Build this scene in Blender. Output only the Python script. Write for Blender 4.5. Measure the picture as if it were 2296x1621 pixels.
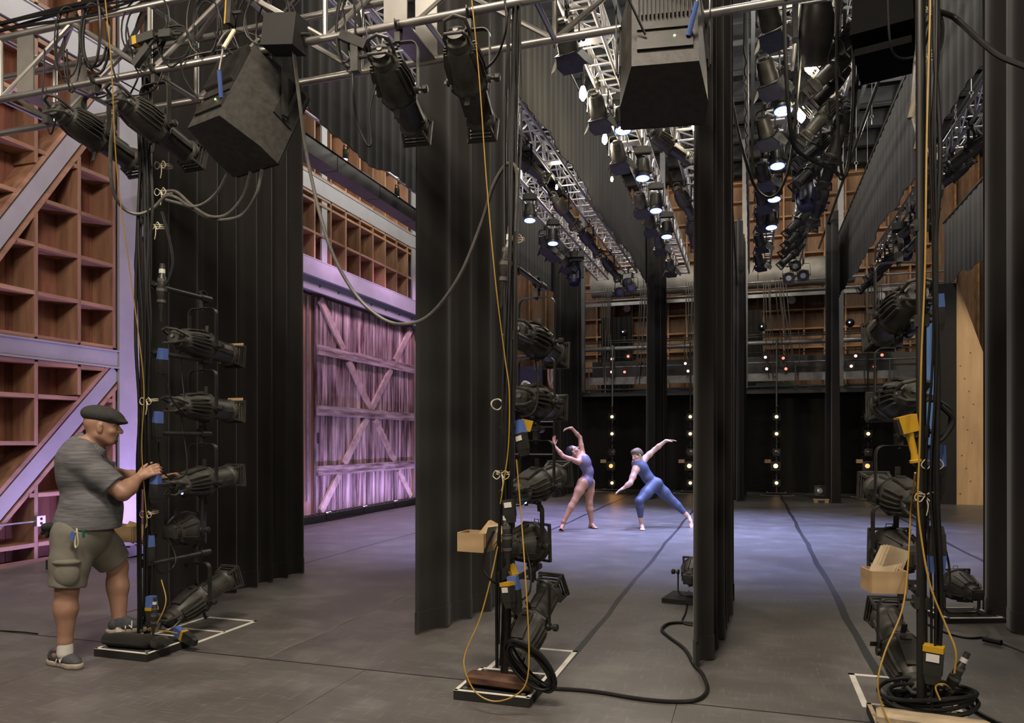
import bpy, math, random
import numpy as np
from mathutils import Vector, Matrix, Euler
for o in list(bpy.data.objects):
    bpy.data.objects.remove(o)
C = bpy.context.scene.collection
R = math.radians
rnd = random.Random(7)

# ------------------------------------------------------------------ camera
FPX, CX, HY, TH, EYE = 1671.0, 1148.0, 988.0, R(17.75), 1.5   # focal length in px of the 2296x1621 frame, horizon row, yaw, eye height
ST, CT = math.sin(TH), math.cos(TH)
cam = bpy.data.cameras.new('camera')
cam.sensor_width = 36.0
cam.lens = FPX / 2296.0 * 36.0
cam.shift_y = (HY - 810.5) / 2296.0
cam.clip_start = 0.05
camo = bpy.data.objects.new('camera', cam)
camo.location = (0, 0, EYE)
camo.rotation_euler = (R(90), 0, TH)
C.objects.link(camo)
bpy.context.scene.camera = camo

def direction(x, y):
    u = (x - CX) / FPX
    return Vector((-ST + u * CT, CT + u * ST, (HY - y) / FPX))
EY = Vector((0, 0, EYE))
def at_d(x, y, d): return EY + direction(x, y) * d                       # by distance from the lens plane
def at_X(x, y, X): r = direction(x, y); return EY + r * (X / r.x)
def at_Y(x, y, Y): r = direction(x, y); return EY + r * (Y / r.y)
def at_Z(x, y, Z): r = direction(x, y); return EY + r * ((Z - EYE) / r.z)

# ------------------------------------------------------------------ light and exposure
sc = bpy.context.scene
sc.view_settings.view_transform = 'Standard'
sc.view_settings.look = 'None'
sc.view_settings.exposure = 0.0
sc.view_settings.gamma = 1.0
sc.view_settings.use_curve_mapping = False
world = bpy.data.worlds.new('world'); sc.world = world
world.use_nodes = True
world.node_tree.nodes['Background'].inputs[0].default_value = (0.5, 0.48, 0.45, 1)
world.node_tree.nodes['Background'].inputs[1].default_value = 0.02

def lamp(kind, name, loc, target, power, color, size=0.3, spot=60, blend=0.6, size_y=None):
    l = bpy.data.lights.new(name, kind)
    l.energy = power; l.color = color
    if kind == 'AREA':
        l.size = size
        if size_y: l.shape = 'RECTANGLE'; l.size_y = size_y
    else:
        l.shadow_soft_size = size
    if kind == 'SPOT':
        l.spot_size = R(spot); l.spot_blend = blend
    o = bpy.data.objects.new(name, l); C.objects.link(o)
    o.location = loc
    if target is not None:
        o.rotation_euler = (Vector(target) - Vector(loc)).to_track_quat('-Z', 'Y').to_euler()
    return o
WARM = (1.0, 0.84, 0.62); PURPLE = (0.50, 0.25, 1.0); BLUE = (0.42, 0.48, 1.0); NEUT = (1.0, 0.93, 0.82); MAG = (0.75, 0.2, 0.8); WARM2 = (1.0, 0.86, 0.70)
# work lights in the grid, over the trusses
for (x, y, p) in ((-5.6, 8.5, 280), (-5.6, 15.0, 300), (-2.9, 12.0, 320), (-2.9, 18.5, 320), (0.1, 9.0, 270), (0.1, 16.0, 300), (3.2, 12.0, 270), (3.2, 19.0, 280)):
    lamp('POINT', 'grid_work_light', (x, y, 8.6), None, p, NEUT, 0.25)
# the wing where the photographer stands: unseen fill lights added for the foreground
lamp('AREA', 'wing_fill_light', (-1.5, 0.8, 7.5), (-1.5, 5.2, 0), 580, WARM2, 3.0, size_y=1.0)
lamp('AREA', 'wing_side_fill_light', (5.5, 0.5, 5.5), (-2.0, 5.5, 1.2), 230, WARM2, 2.0, size_y=1.0)
lamp('AREA', 'wing_left_fill_light', (-6.0, 0.2, 5.0), (-3.5, 5.5, 1.2), 120, WARM2, 1.5, size_y=1.0)
# purple cyc lights on the barn wall
for (y, p) in ((10.3, 140), (13.2, 250), (15.6, 250), (18.0, 220)):
    lamp('SPOT', 'purple_wash', (-7.0, y, 6.1), (-8.3, y, 1.6), p, (0.96, 0.56, 1.0), 0.25, 125, 0.8)
lamp('SPOT', 'barn_wall_wash', (-6.3, 9.8, 0.3), (-8.4, 6.4, 2.9), 400, (0.64, 0.42, 1.0), 0.12, 100, 0.6)
lamp('SPOT', 'barn_wall_pink', (-5.6, 4.6, 6.2), (-8.4, 7.2, 4.4), 150, (1.0, 0.62, 0.66), 0.2, 80, 0.8)
lamp('SPOT', 'right_wing_work_light', (6.6, 15.2, 4.2), (4.9, 19.8, 2.4), 420, (1.0, 0.82, 0.58), 0.1, 60, 0.6)
# blue-lavender stage wash from the rig, straight down on to the dance floor
for (x, y, p, col) in ((-1.7, 11.2, 2000, BLUE), (-1.7, 14.2, 2500, BLUE), (0.6, 11.2, 2000, BLUE), (0.6, 14.2, 2500, BLUE), (-3.9, 11.5, 1900, (0.52, 0.42, 1.0)), (-3.9, 15.0, 1900, (0.5, 0.44, 1.0)), (3.0, 13.0, 1300, BLUE)):
    lamp('SPOT', 'stage_wash', (x, y, 5.3), (x - 0.4, y - 0.3, 0), p, col, 0.09, 72, 0.9)
# front light from the house, on the dancers
lamp('SPOT', 'house_front_light', (6.2, 8.5, 5.6), (-2.0, 13.0, 1.0), 900, (1.0, 0.9, 0.85), 0.12, 34, 0.7)
lamp('SPOT', 'gallery_warm', (0.0, 20.0, 7.9), (0.0, 25.7, 7.0), 150, (1.0, 0.74, 0.46), 0.2, 120, 0.8)

# ------------------------------------------------------------------ materials
MATS = {}
def nt(name):
    m = bpy.data.materials.new(name); m.use_nodes = True
    t = m.node_tree; b = t.nodes['Principled BSDF']
    MATS[name] = m
    return m, t, b
def mat(name, col, rough=0.6, metal=0.0, vary=0.15, scale=(6, 6, 6), bump=0.0, detail=4.0, emit=None, spec=0.5, obj_rand=0.0, coat=0.0, sheen=0.0, col2=None, contrast=(0.3, 0.7), rough_vary=0.0):
    m, t, b = nt(name)
    L = t.links.new
    tc = t.nodes.new('ShaderNodeTexCoord'); mp = t.nodes.new('ShaderNodeMapping'); mp.inputs['Scale'].default_value = scale
    L(tc.outputs['Object'], mp.inputs['Vector'])
    vec = mp.outputs['Vector']
    if obj_rand:
        oi = t.nodes.new('ShaderNodeObjectInfo'); ad = t.nodes.new('ShaderNodeVectorMath'); ad.operation = 'MULTIPLY_ADD'
        sclr = t.nodes.new('ShaderNodeMath'); sclr.operation = 'MULTIPLY'; sclr.inputs[1].default_value = 57.0
        L(oi.outputs['Random'], sclr.inputs[0])
        L(mp.outputs['Vector'], ad.inputs[0]); ad.inputs[1].default_value = (1, 1, 1); L(sclr.outputs[0], ad.inputs[2])
        vec = ad.outputs[0]
    nz = t.nodes.new('ShaderNodeTexNoise'); nz.inputs['Scale'].default_value = 1.0; nz.inputs['Detail'].default_value = detail; nz.inputs['Roughness'].default_value = 0.6
    L(vec, nz.inputs['Vector'])
    rp = t.nodes.new('ShaderNodeValToRGB')
    c1 = [max(0, c * (1 - vary)) for c in col]; c2 = list(col2) if col2 else [min(1, c * (1 + vary)) for c in col]
    rp.color_ramp.elements[0].position = contrast[0]; rp.color_ramp.elements[1].position = contrast[1]
    rp.color_ramp.elements[0].color = (*c1, 1); rp.color_ramp.elements[1].color = (*c2, 1)
    L(nz.outputs[0], rp.inputs['Fac'])
    out = rp.outputs['Color']
    if obj_rand:
        hs = t.nodes.new('ShaderNodeHueSaturation'); mr = t.nodes.new('ShaderNodeMapRange')
        mr.inputs['To Min'].default_value = 1 - obj_rand; mr.inputs['To Max'].default_value = 1 + obj_rand
        L(oi.outputs['Random'], mr.inputs['Value']); L(mr.outputs[0], hs.inputs['Value']); L(out, hs.inputs['Color']); out = hs.outputs['Color']
    L(out, b.inputs['Base Color'])
    b.inputs['Roughness'].default_value = rough; b.inputs['Metallic'].default_value = metal
    b.inputs['Specular IOR Level'].default_value = spec
    b.inputs['Coat Weight'].default_value = coat
    b.inputs['Sheen Weight'].default_value = sheen
    if rough_vary:
        mr2 = t.nodes.new('ShaderNodeMapRange'); mr2.inputs['To Min'].default_value = rough - rough_vary; mr2.inputs['To Max'].default_value = rough + rough_vary
        L(nz.outputs[0], mr2.inputs['Value']); L(mr2.outputs[0], b.inputs['Roughness'])
    if bump:
        bp = t.nodes.new('ShaderNodeBump'); bp.inputs['Strength'].default_value = bump; bp.inputs['Distance'].default_value = 0.01
        L(nz.outputs[0], bp.inputs['Height']); L(bp.outputs[0], b.inputs['Normal'])
    if emit:
        b.inputs['Emission Color'].default_value = (*emit[0], 1); b.inputs['Emission Strength'].default_value = emit[1]
    return m
M_FLOOR = mat('marley', (0.105, 0.098, 0.092), 0.42, vary=0.16, scale=(1.1, 2.2, 1.0), detail=8, bump=0.05, rough_vary=0.10, obj_rand=0.05)
_t = M_FLOOR.node_tree; _b = _t.nodes['Principled BSDF']; _src = _b.inputs['Base Color'].links[0].from_socket
_tc = _t.nodes.new('ShaderNodeTexCoord'); _mx = _t.nodes.new('ShaderNodeMix'); _mx.data_type = 'RGBA'; _mx.blend_type = 'ADD'
_fac = None
for (_s, _lo, _hi, _rot) in (((5, 60, 1), .56, .70, .5), ((48, 5, 1), .57, .72, -.4), ((2.2, 2.6, 1), .5, .72, 0)):
    _mp = _t.nodes.new('ShaderNodeMapping'); _mp.inputs['Scale'].default_value = _s; _mp.inputs['Rotation'].default_value = (0, 0, _rot); _t.links.new(_tc.outputs['Object'], _mp.inputs['Vector'])
    _n = _t.nodes.new('ShaderNodeTexNoise'); _n.inputs['Scale'].default_value = 1; _n.inputs['Detail'].default_value = 9; _t.links.new(_mp.outputs[0], _n.inputs['Vector'])
    _r = _t.nodes.new('ShaderNodeMapRange'); _r.inputs['From Min'].default_value = _lo; _r.inputs['From Max'].default_value = _hi; _t.links.new(_n.outputs[0], _r.inputs['Value'])
    if _fac is None: _fac = _r.outputs[0]
    else:
        _a = _t.nodes.new('ShaderNodeMath'); _a.operation = 'ADD'; _t.links.new(_fac, _a.inputs[0]); _t.links.new(_r.outputs[0], _a.inputs[1]); _fac = _a.outputs[0]
_m = _t.nodes.new('ShaderNodeMath'); _m.operation = 'MULTIPLY'; _m.inputs[1].default_value = .55; _t.links.new(_fac, _m.inputs[0])
_t.links.new(_m.outputs[0], _mx.inputs['Factor']); _t.links.new(_src, _mx.inputs['A']); _mx.inputs['B'].default_value = (.085, .083, .082, 1)
_t.links.new(_mx.outputs['Result'], _b.inputs['Base Color'])
M_TAPE = mat('gaffer_tape_black', (0.017, 0.016, 0.017), 0.5, vary=0.3, scale=(8, 8, 8), bump=0.1)
M_SEAM = mat('seam_dust', (0.16, 0.15, 0.15), 0.6)
M_WTAPE = mat('white_tape', (0.72, 0.69, 0.62), 0.55, vary=0.12, scale=(9, 9, 9))
M_WOOD = mat('fir_shelving', (0.27, 0.145, 0.085), 0.55, vary=0.3, scale=(6, 1.1, 6), detail=6, bump=0.05, obj_rand=0.25, col2=(0.42, 0.25, 0.15))
M_WOODV = mat('fir_boards_upright', (0.27, 0.145, 0.085), 0.55, vary=0.35, scale=(7, 7, 0.8), detail=6, bump=0.05, obj_rand=0.28, col2=(0.40, 0.235, 0.14))
M_BACK = mat('red_cedar_backing', (0.24, 0.10, 0.068), 0.6, vary=0.3, scale=(9, 9, 0.7), detail=6, bump=0.05, obj_rand=0.2, col2=(0.36, 0.17, 0.11))
M_FARW = mat('amber_lit_shelving', (0.29, 0.165, 0.085), 0.55, vary=0.35, scale=(1.4, 4, 4), detail=6, obj_rand=0.3, col2=(0.5, 0.27, 0.12))  # fir tinted amber: the warm light on the far wall is in the colour
M_FARB = mat('amber_lit_backing', (0.20, 0.105, 0.055), 0.6, vary=0.5, scale=(2.2, 2.2, 0.5), detail=6, col2=(0.40, 0.225, 0.11))  # backing boards carry the same painted-in warm light
M_DGREY = mat('column_grey', (0.12, 0.12, 0.125), 0.5, vary=0.12)
M_FLAP = mat('dusty_lit_barn_door', (0.05, 0.05, 0.047), 0.6, vary=0.35, scale=(9, 9, 9))  # dusty grey, also lightened for the work light falling on the flaps
M_BARN = mat('weathered_barn_board', (0.17, 0.075, 0.065), 0.65, vary=0.5, scale=(5, 7, 0.8), detail=8, bump=0.2, obj_rand=0.45, col2=(0.66, 0.52, 0.49), contrast=(0.38, 0.68))
M_BARNB = mat('weathered_brace', (0.42, 0.28, 0.22), 0.65, vary=0.3, scale=(4, 4, 4), detail=6, bump=0.1, col2=(0.72, 0.56, 0.48))
M_BARNH = mat('weathered_rail', (0.17, 0.10, 0.08), 0.65, vary=0.4, scale=(9, 1.1, 14), detail=7, bump=0.12, obj_rand=0.2, col2=(0.60, 0.48, 0.44), contrast=(0.36, 0.66))
M_STEEL = mat('painted_steel_grey', (0.34, 0.34, 0.36), 0.45, vary=0.10, scale=(2, 2, 2))
M_CEIL = mat('ceiling_steel', (0.022, 0.0235, 0.025), 0.7, vary=0.2, scale=(3, 3, 3))
M_DSTEEL = mat('dark_steel', (0.045, 0.045, 0.047), 0.5, vary=0.2, scale=(3, 3, 3))
M_GREY = mat('grey_pipe', (0.25, 0.25, 0.25), 0.4, 0.5, vary=0.2)
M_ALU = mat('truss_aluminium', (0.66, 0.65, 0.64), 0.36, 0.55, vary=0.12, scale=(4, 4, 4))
M_ALUD = mat('near_truss_aluminium_shaded', (0.40, 0.385, 0.36), 0.36, 0.85, vary=0.15, scale=(4, 4, 4))  # darker copy of the truss metal: the weaker light there is in the colour
M_CURT = mat('black_velour', (0.0185, 0.0168, 0.0155), 0.95, vary=0.3, scale=(1.2, 1.2, 0.5), spec=0.12, sheen=0.2, bump=0.03)
M_BORD = mat('border_velour', (0.024, 0.023, 0.021), 0.95, vary=0.3, scale=(3, 5, 0.7), spec=0.15, sheen=0.1, bump=0.05)
M_BLK = mat('black_enamel', (0.024, 0.023, 0.021), 0.42, vary=0.3, scale=(12, 12, 12), rough_vary=0.08)
M_HOUS = mat('black_cast_aluminium', (0.045, 0.043, 0.038), 0.46, vary=0.4, scale=(11, 11, 11), bump=0.05, rough_vary=0.1)
M_POLE = mat('black_pipe', (0.017, 0.0155, 0.014), 0.4, vary=0.35, scale=(9, 9, 2))
M_MATT = mat('flat_black', (0.012, 0.012, 0.012), 0.8, vary=0.2)
M_RUB = mat('cable_rubber', (0.009, 0.009, 0.009), 0.45, vary=0.3, scale=(20, 20, 20), spec=0.3)
M_RUBG = mat('cable_grey', (0.085, 0.08, 0.072), 0.45, vary=0.3, scale=(20, 20, 20))
M_YEL = mat('cable_yellow', (0.36, 0.215, 0.03), 0.45, vary=0.15)
M_YELP = mat('plastic_yellow', (0.48, 0.28, 0.015), 0.4, vary=0.1)
M_BLUEP = mat('plastic_blue', (0.075, 0.13, 0.36), 0.45, vary=0.1)
M_CORD = mat('cotton_cord', (0.55, 0.5, 0.38), 0.8, vary=0.2)
M_TAN = mat('tan_tape', (0.17, 0.15, 0.11), 0.7, vary=0.2)
M_PALEC = mat('pale_card', (0.62, 0.50, 0.33), 0.7, vary=0.12)
M_PLY = mat('plywood', (0.40, 0.275, 0.15), 0.6, vary=0.2, scale=(2, 3, 12), detail=6, bump=0.03)
M_PINE = mat('pine_panel', (0.58, 0.38, 0.2), 0.6, vary=0.16, scale=(6, 6, 0.9), detail=6)
M_KNOT = mat('pine_knot', (0.12, 0.055, 0.025), 0.6)
M_CARD = mat('manila_card', (0.55, 0.38, 0.2), 0.7, vary=0.2)
M_OLDW = mat('old_oak_block', (0.06, 0.027, 0.016), 0.55, vary=0.6, scale=(4, 18, 18), bump=0.3, col2=(0.17, 0.075, 0.04))
M_PALEW = mat('pale_worn_block', (0.42, 0.33, 0.22), 0.6, vary=0.35, scale=(4, 18, 18), bump=0.1)
M_DUCT = mat('duct_insulation', (0.26, 0.25, 0.23), 0.5, vary=0.25, scale=(2, 3, 3), bump=0.4)
M_WHITE = mat('white_paint', (0.75, 0.74, 0.72), 0.5, vary=0.06)
M_LETTER = mat('stencil_grey', (0.26, 0.26, 0.25), 0.6, vary=0.1)
M_LABEL = mat('paper_label', (0.62, 0.61, 0.57), 0.6, vary=0.1)
M_ORANGE = mat('orange_tape', (0.6, 0.12, 0.02), 0.5)
M_GLASS = mat('lens_glass', (0.05, 0.055, 0.07), 0.08, vary=0.1, spec=0.8, coat=0.5)
M_GLASSL = mat('lens_glass_pale', (0.5, 0.5, 0.52), 0.12, vary=0.1, spec=0.8, coat=0.5)
M_BLUELENS = mat('blue_filter', (0.10, 0.10, 0.36), 0.25, vary=0.1)
M_NAVY = mat('navy_enamel', (0.014, 0.016, 0.05), 0.4, vary=0.2)
M_BLUEPANEL = mat('blue_cloth', (0.10, 0.22, 0.50), 0.7, vary=0.2, scale=(8, 8, 1))
M_E_LED = mat('led_white', (0.8, 0.85, 1), 0.3, emit=((0.80, 0.88, 1.0), 14.0))
M_E_LEDB = mat('led_blue_rim', (0.2, 0.3, 1), 0.3, emit=((0.12, 0.22, 1.0), 3.0))
M_E_BULB = mat('bulb_warm', (1, 0.9, 0.7), 0.3, emit=((1.0, 0.86, 0.56), 60.0))
M_E_TUNG = mat('tungsten_lens', (1, 0.6, 0.3), 0.3, emit=((1.0, 0.58, 0.24), 3.2))
M_E_DIM = mat('tungsten_lens_dim', (1, 0.6, 0.3), 0.3, emit=((1.0, 0.48, 0.16), 1.3))
M_E_PINK = mat('pink_lens', (1, 0.5, 0.5), 0.3, emit=((1.0, 0.52, 0.52), 2.3))
M_E_RED = mat('red_lens', (1, 0.2, 0.15), 0.3, emit=((1.0, 0.16, 0.10), 2.6))
M_E_PURP = mat('purple_diode', (0.6, 0.4, 1), 0.3, emit=((0.75, 0.55, 1.0), 8.0))
M_E_IND = mat('blue_indicator', (0.3, 0.4, 1), 0.3, emit=((0.25, 0.4, 1.0), 5.0))
M_E_GRN = mat('green_indicator', (0.4, 1, 0.3), 0.3, emit=((0.4, 1.0, 0.2), 4.0))
M_PINKROPE = mat('rope_pale', (0.55, 0.42, 0.38), 0.8, vary=0.2)

# ------------------------------------------------------------------ mesh helpers
def frame(axis):
    a = Vector(axis).normalized()
    u = a.orthogonal().normalized() if abs(a.z) > 0.95 else a.cross(Vector((0, 0, 1))).normalized()
    return a, u, a.cross(u)
class MB:
    def __init__(self): self.v = []; self.f = []
    def add(self, vs, fs):
        n = len(self.v); self.v += [tuple(v) for v in vs]; self.f += [tuple(i + n for i in f) for f in fs]; return self
    def box(self, c, s, rot=None, taper=1.0):
        hx, hy, hz = s[0] / 2, s[1] / 2, s[2] / 2
        vs = [Vector((x, y, z)) for z in (-hz, hz) for (x, y) in ((-hx, -hy), (hx, -hy), (hx, hy), (-hx, hy))]
        for i in range(4, 8): vs[i].x *= taper; vs[i].y *= taper
        if rot is not None:
            m = rot if isinstance(rot, Matrix) else Euler(rot).to_matrix()
            vs = [m @ v for v in vs]
        vs = [v + Vector(c) for v in vs]
        return self.add(vs, [(0, 3, 2, 1), (4, 5, 6, 7), (0, 1, 5, 4), (1, 2, 6, 5), (2, 3, 7, 6), (3, 0, 4, 7)])
    def span(self, lo, hi):
        lo, hi = Vector(lo), Vector(hi)
        return self.box((lo + hi) / 2, hi - lo)
    def beam(self, p0, p1, w, h, up=(0, 0, 1)):
        p0, p1 = Vector(p0), Vector(p1); a = (p1 - p0); l = a.length; a.normalize()
        s = a.cross(Vector(up)).normalized(); t = s.cross(a)
        vs = [p + s * x + t * z for p in (p0, p1) for (x, z) in ((-w / 2, -h / 2), (w / 2, -h / 2), (w / 2, h / 2), (-w / 2, h / 2))]
        return self.add(vs, [(0, 1, 2, 3), (7, 6, 5, 4), (0, 4, 5, 1), (1, 5, 6, 2), (2, 6, 7, 3), (3, 7, 4, 0)])
    def cyl(self, p0, p1, r0, r1=None, n=12):
        r1 = r0 if r1 is None else r1
        p0, p1 = Vector(p0), Vector(p1); a, u, w = frame(p1 - p0)
        vs = []
        for p, r in ((p0, r0), (p1, r1)):
            for i in range(n):
                t = 2 * math.pi * i / n; vs.append(p + u * (r * math.cos(t)) + w * (r * math.sin(t)))
        fs = [(i, (i + 1) % n, n + (i + 1) % n, n + i) for i in range(n)]
        fs += [tuple(reversed(range(n))), tuple(range(n, 2 * n))]
        return self.add(vs, fs)
    def lathe(self, prof, p0=(0, 0, 0), axis=(0, 1, 0), n=20, caps=True, sq=0.0):
        p0 = Vector(p0); a, u, w = frame(axis); vs = []; fs = []
        for (t, r) in prof:
            for i in range(n):
                g = 2 * math.pi * i / n + (math.pi / n)
                rr = r
                if sq: rr = r / max(abs(math.cos(g)), abs(math.sin(g))) * sq + r * (1 - sq)
                vs.append(p0 + a * t + u * (rr * math.cos(g)) + w * (rr * math.sin(g)))
        for k in range(len(prof) - 1):
            for i in range(n):
                j = (i + 1) % n
                fs.append((k * n + i, k * n + j, (k + 1) * n + j, (k + 1) * n + i))
        if caps:
            fs.append(tuple(reversed(range(n)))); m = (len(prof) - 1) * n; fs.append(tuple(range(m, m + n)))
        return self.add(vs, fs)
    def tube(self, pts, r, n=8, closed=False):
        pts = [Vector(p) for p in pts]; m = len(pts); vs = []; fs = []
        prev = None
        for i, p in enumerate(pts):
            a = pts[(i + 1) % m] - pts[i - 1] if closed or 0 < i < m - 1 else (pts[1] - pts[0] if i == 0 else pts[-1] - pts[-2])
            if a.length < 1e-9: a = Vector((0, 0, 1))
            a.normalize()
            if prev is None: _, u, _ = frame(a)
            else:
                u = prev - a * prev.dot(a)
                if u.length < 1e-6: _, u, _ = frame(a)
                u.normalize()
            prev = u; w = a.cross(u)
            rr = r[i] if isinstance(r, (list, tuple)) else r
            for k in range(n):
                t = 2 * math.pi * k / n; vs.append(p + u * (rr * math.cos(t)) + w * (rr * math.sin(t)))
        for i in range(m if closed else m - 1):
            b0, b1 = i * n, ((i + 1) % m) * n
            for k in range(n):
                j = (k + 1) % n; fs.append((b0 + k, b0 + j, b1 + j, b1 + k))
        if not closed:
            fs.append(tuple(reversed(range(n)))); fs.append(tuple(range((m - 1) * n, m * n)))
        return self.add(vs, fs)
    def strap(self, pts, w, t, side):
        """flat bar of width w along the given side vector, thickness t"""
        pts = [Vector(p) for p in pts]; s = Vector(side).normalized(); m = len(pts); vs = []; fs = []
        for i, p in enumerate(pts):
            a = (pts[min(i + 1, m - 1)] - pts[max(i - 1, 0)]).normalized(); nrm = a.cross(s).normalized()
            for (x, z) in ((-w / 2, -t / 2), (w / 2, -t / 2), (w / 2, t / 2), (-w / 2, t / 2)): vs.append(p + s * x + nrm * z)
        for i in range(m - 1):
            for k in range(4):
                j = (k + 1) % 4; fs.append((4 * i + k, 4 * i + j, 4 * i + 4 + j, 4 * i + 4 + k))
        fs.append((3, 2, 1, 0)); q = 4 * (m - 1); fs.append((q, q + 1, q + 2, q + 3))
        return self.add(vs, fs)
    def sphere(self, c, r, n=12, sx=1, sy=1, sz=1):
        c = Vector(c); vs = [c + Vector((0, 0, r * sz))]; fs = []; h = n // 2
        for i in range(1, h):
            for k in range(n):
                a, b = math.pi * i / h, 2 * math.pi * k / n
                vs.append(c + Vector((r * sx * math.sin(a) * math.cos(b), r * sy * math.sin(a) * math.sin(b), r * sz * math.cos(a))))
        vs.append(c - Vector((0, 0, r * sz)))
        for k in range(n): fs.append((0, 1 + k, 1 + (k + 1) % n))
        for i in range(h - 2):
            for k in range(n):
                a = 1 + i * n + k; b = 1 + i * n + (k + 1) % n; fs.append((a, a + n, b + n, b))
        last = len(vs) - 1; q = 1 + (h - 2) * n
        for k in range(n): fs.append((last, q + (k + 1) % n, q + k))
        return self.add(vs, fs)
    def mesh(self, name, m):
        me = bpy.data.meshes.new(name); me.from_pydata(self.v, [], self.f); me.materials.append(m)
        me.shade_smooth(); me.set_sharp_from_angle(angle=R(38)); me.update()
        return me
    def build(self, name, m, parent=None, loc=None, rot=None):
        return put(name, self.mesh(name, m), parent, loc, rot)
def put(name, me, parent=None, loc=None, rot=None):
    o = bpy.data.objects.new(name, me); C.objects.link(o)
    if parent is not None: o.parent = parent
    if loc is not None: o.location = loc
    if rot is not None: o.rotation_euler = rot
    return o
def tag(o, label=None, cat=None, group=None, kind=None):
    if label: o['label'] = label
    if cat: o['category'] = cat
    if group: o['group'] = group
    if kind: o['kind'] = kind
    return o
def thing(name, label, cat, loc=(0, 0, 0), rz=0.0, group=None):
    o = bpy.data.objects.new(name, None); o.empty_display_size = 0.1; C.objects.link(o)
    o.location = loc; o.rotation_euler = (0, 0, rz)
    return tag(o, label, cat, group)
def struct(name, mb, m): return tag(mb.build(name, m), kind='structure')
MESH = {}
def shared(key, fn, m):
    if key not in MESH:
        b = MB(); fn(b); MESH[key] = b.mesh(key.split(':')[0], m)
    return MESH[key]
def spline(pts, n=8):
    pts = [Vector(p) for p in pts]
    if len(pts) < 3: return pts
    out = []
    ext = [pts[0] * 2 - pts[1]] + pts + [pts[-1] * 2 - pts[-2]]
    for i in range(1, len(ext) - 2):
        p0, p1, p2, p3 = ext[i - 1:i + 3]
        for k in range(n):
            t = k / n
            out.append(0.5 * ((2 * p1) + (p2 - p0) * t + (2 * p0 - 5 * p1 + 4 * p2 - p3) * t * t + (3 * p1 - p0 - 3 * p2 + p3) * t ** 3))
    out.append(pts[-1]); return out
def cable(name, pts, r, m, label, cat='cable', group=None, n=8, sides=8, parent=None):
    o = MB().tube(spline(pts, n), r, sides).build(name, m, parent)
    if label: tag(o, label, cat, group)
    return o
ORD = ['first', 'second', 'third', 'fourth', 'fifth', 'sixth', 'seventh', 'eighth', 'ninth', 'tenth', 'eleventh', 'twelfth', 'thirteenth', 'fourteenth', 'fifteenth', 'sixteenth']

# ================================================================== ROOM SHELL
LX = -8.37                      # front plane of the timber wall on the left
floor = struct('floor', MB().span((-9, -3.2, -0.12), (7.4, 26.4, -0.006)), M_DSTEEL)
def panel_row(y0, y1, xs):
    for a, b in zip(xs[:-1], xs[1:]):
        w, l = b - a - 0.004, y1 - y0 - 0.004
        me = shared('marley_panel:%.2f_%.2f' % (w, l), lambda m: m.box((0, 0, -0.003), (w, l, 0.006)), M_FLOOR)
        put('marley_panel', me, floor, ((a + b) / 2, (y0 + y1) / 2, 0))
SEAMS = (-5.2, -3.18, -1.18, 0.78, 2.75)
panel_row(4.36, 23.1, (LX - .05, -7.2) + SEAMS + (4.75, 7.3))
panel_row(-3.1, 4.36, (LX - .05, -6.4, -4.4, -2.4, -0.4, 1.6, 3.6, 5.6, 7.3))
panel_row(23.1, 26.3, (LX - .05, -4.4, 0.6, 7.3))
def tape_strip(y0, y1, x, w, m=M_TAPE):
    b = MB(); n = 30; vs = []; fs = []
    for k in range(n + 1):
        y = y0 + (y1 - y0) * k / n; j = 0.010 * math.sin(k * 1.1 + x) + .005 * math.sin(k * 2.7); h = w / 2 * (1 + .12 * math.sin(k * 1.7))
        vs += [(x - h + j, y, .0016), (x + h + j, y, .0016), (x + h + j, y, .0), (x - h + j, y, .0)]
        if k: q = 4 * k; fs += [(q - 4, q - 3, q + 1, q), (q - 3, q - 2, q + 2, q + 1), (q - 1, q - 4, q, q + 3)]
    b.add(vs, fs)
    b.build('seam_tape', m, floor)
tape_strip(4.6, 22.3, -1.18, 0.045); tape_strip(4.5, 22.2, 0.78, 0.06); tape_strip(9.0, 22.4, -3.18, 0.05); tape_strip(8.5, 22.0, 2.75, 0.05)
tape_strip(4.4, 9.0, -3.18, 0.012, M_SEAM); tape_strip(5.0, 20, -5.2, 0.014)
MB().span((-6.6, 4.352, 0), (2.6, 4.366, 0.0012)).build('seam_tape', M_TAPE, floor)

ceiling = struct('ceiling', MB().span((-9, -3.2, 10.9), (7.4, 26.4, 11.05)), M_CEIL)
bm = shared('ceiling_beam', lambda m: (m.span((-8.6, -.10, -.02), (7.2, .10, .0)), m.span((-8.6, -.012, 0), (7.2, .012, .38)), m.span((-8.6, -.10, .38), (7.2, .10, .4))), M_CEIL)
for k in range(16):
    put('ceiling_beam', bm, ceiling, (0, 4.2 + 1.4 * k, 10.1))
bj = shared('grid_joist', lambda m: m.span((-.04, 0, 0), (.04, 22, .09)), M_CEIL)
for k in range(18):
    put('grid_joist', bj, ceiling, (-7.6 + .85 * k, 3.8, 9.98))
wl = struct('wall_left', MB().span((-9.0, -3.2, 0), (-8.77, 26.4, 10.9)), M_DSTEEL)
wb = struct('wall_back', MB().span((-9.0, 26.12, 0), (7.4, 26.4, 10.9)), M_DSTEEL)
wr = struct('wall_right', MB().span((7.2, -3.2, 0), (7.4, 26.4, 10.9)), M_DSTEEL)
wn = struct('wall_near', MB().span((-9.0, -3.2, 0), (7.4, -3.0, 10.9)), M_DSTEEL)

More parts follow.
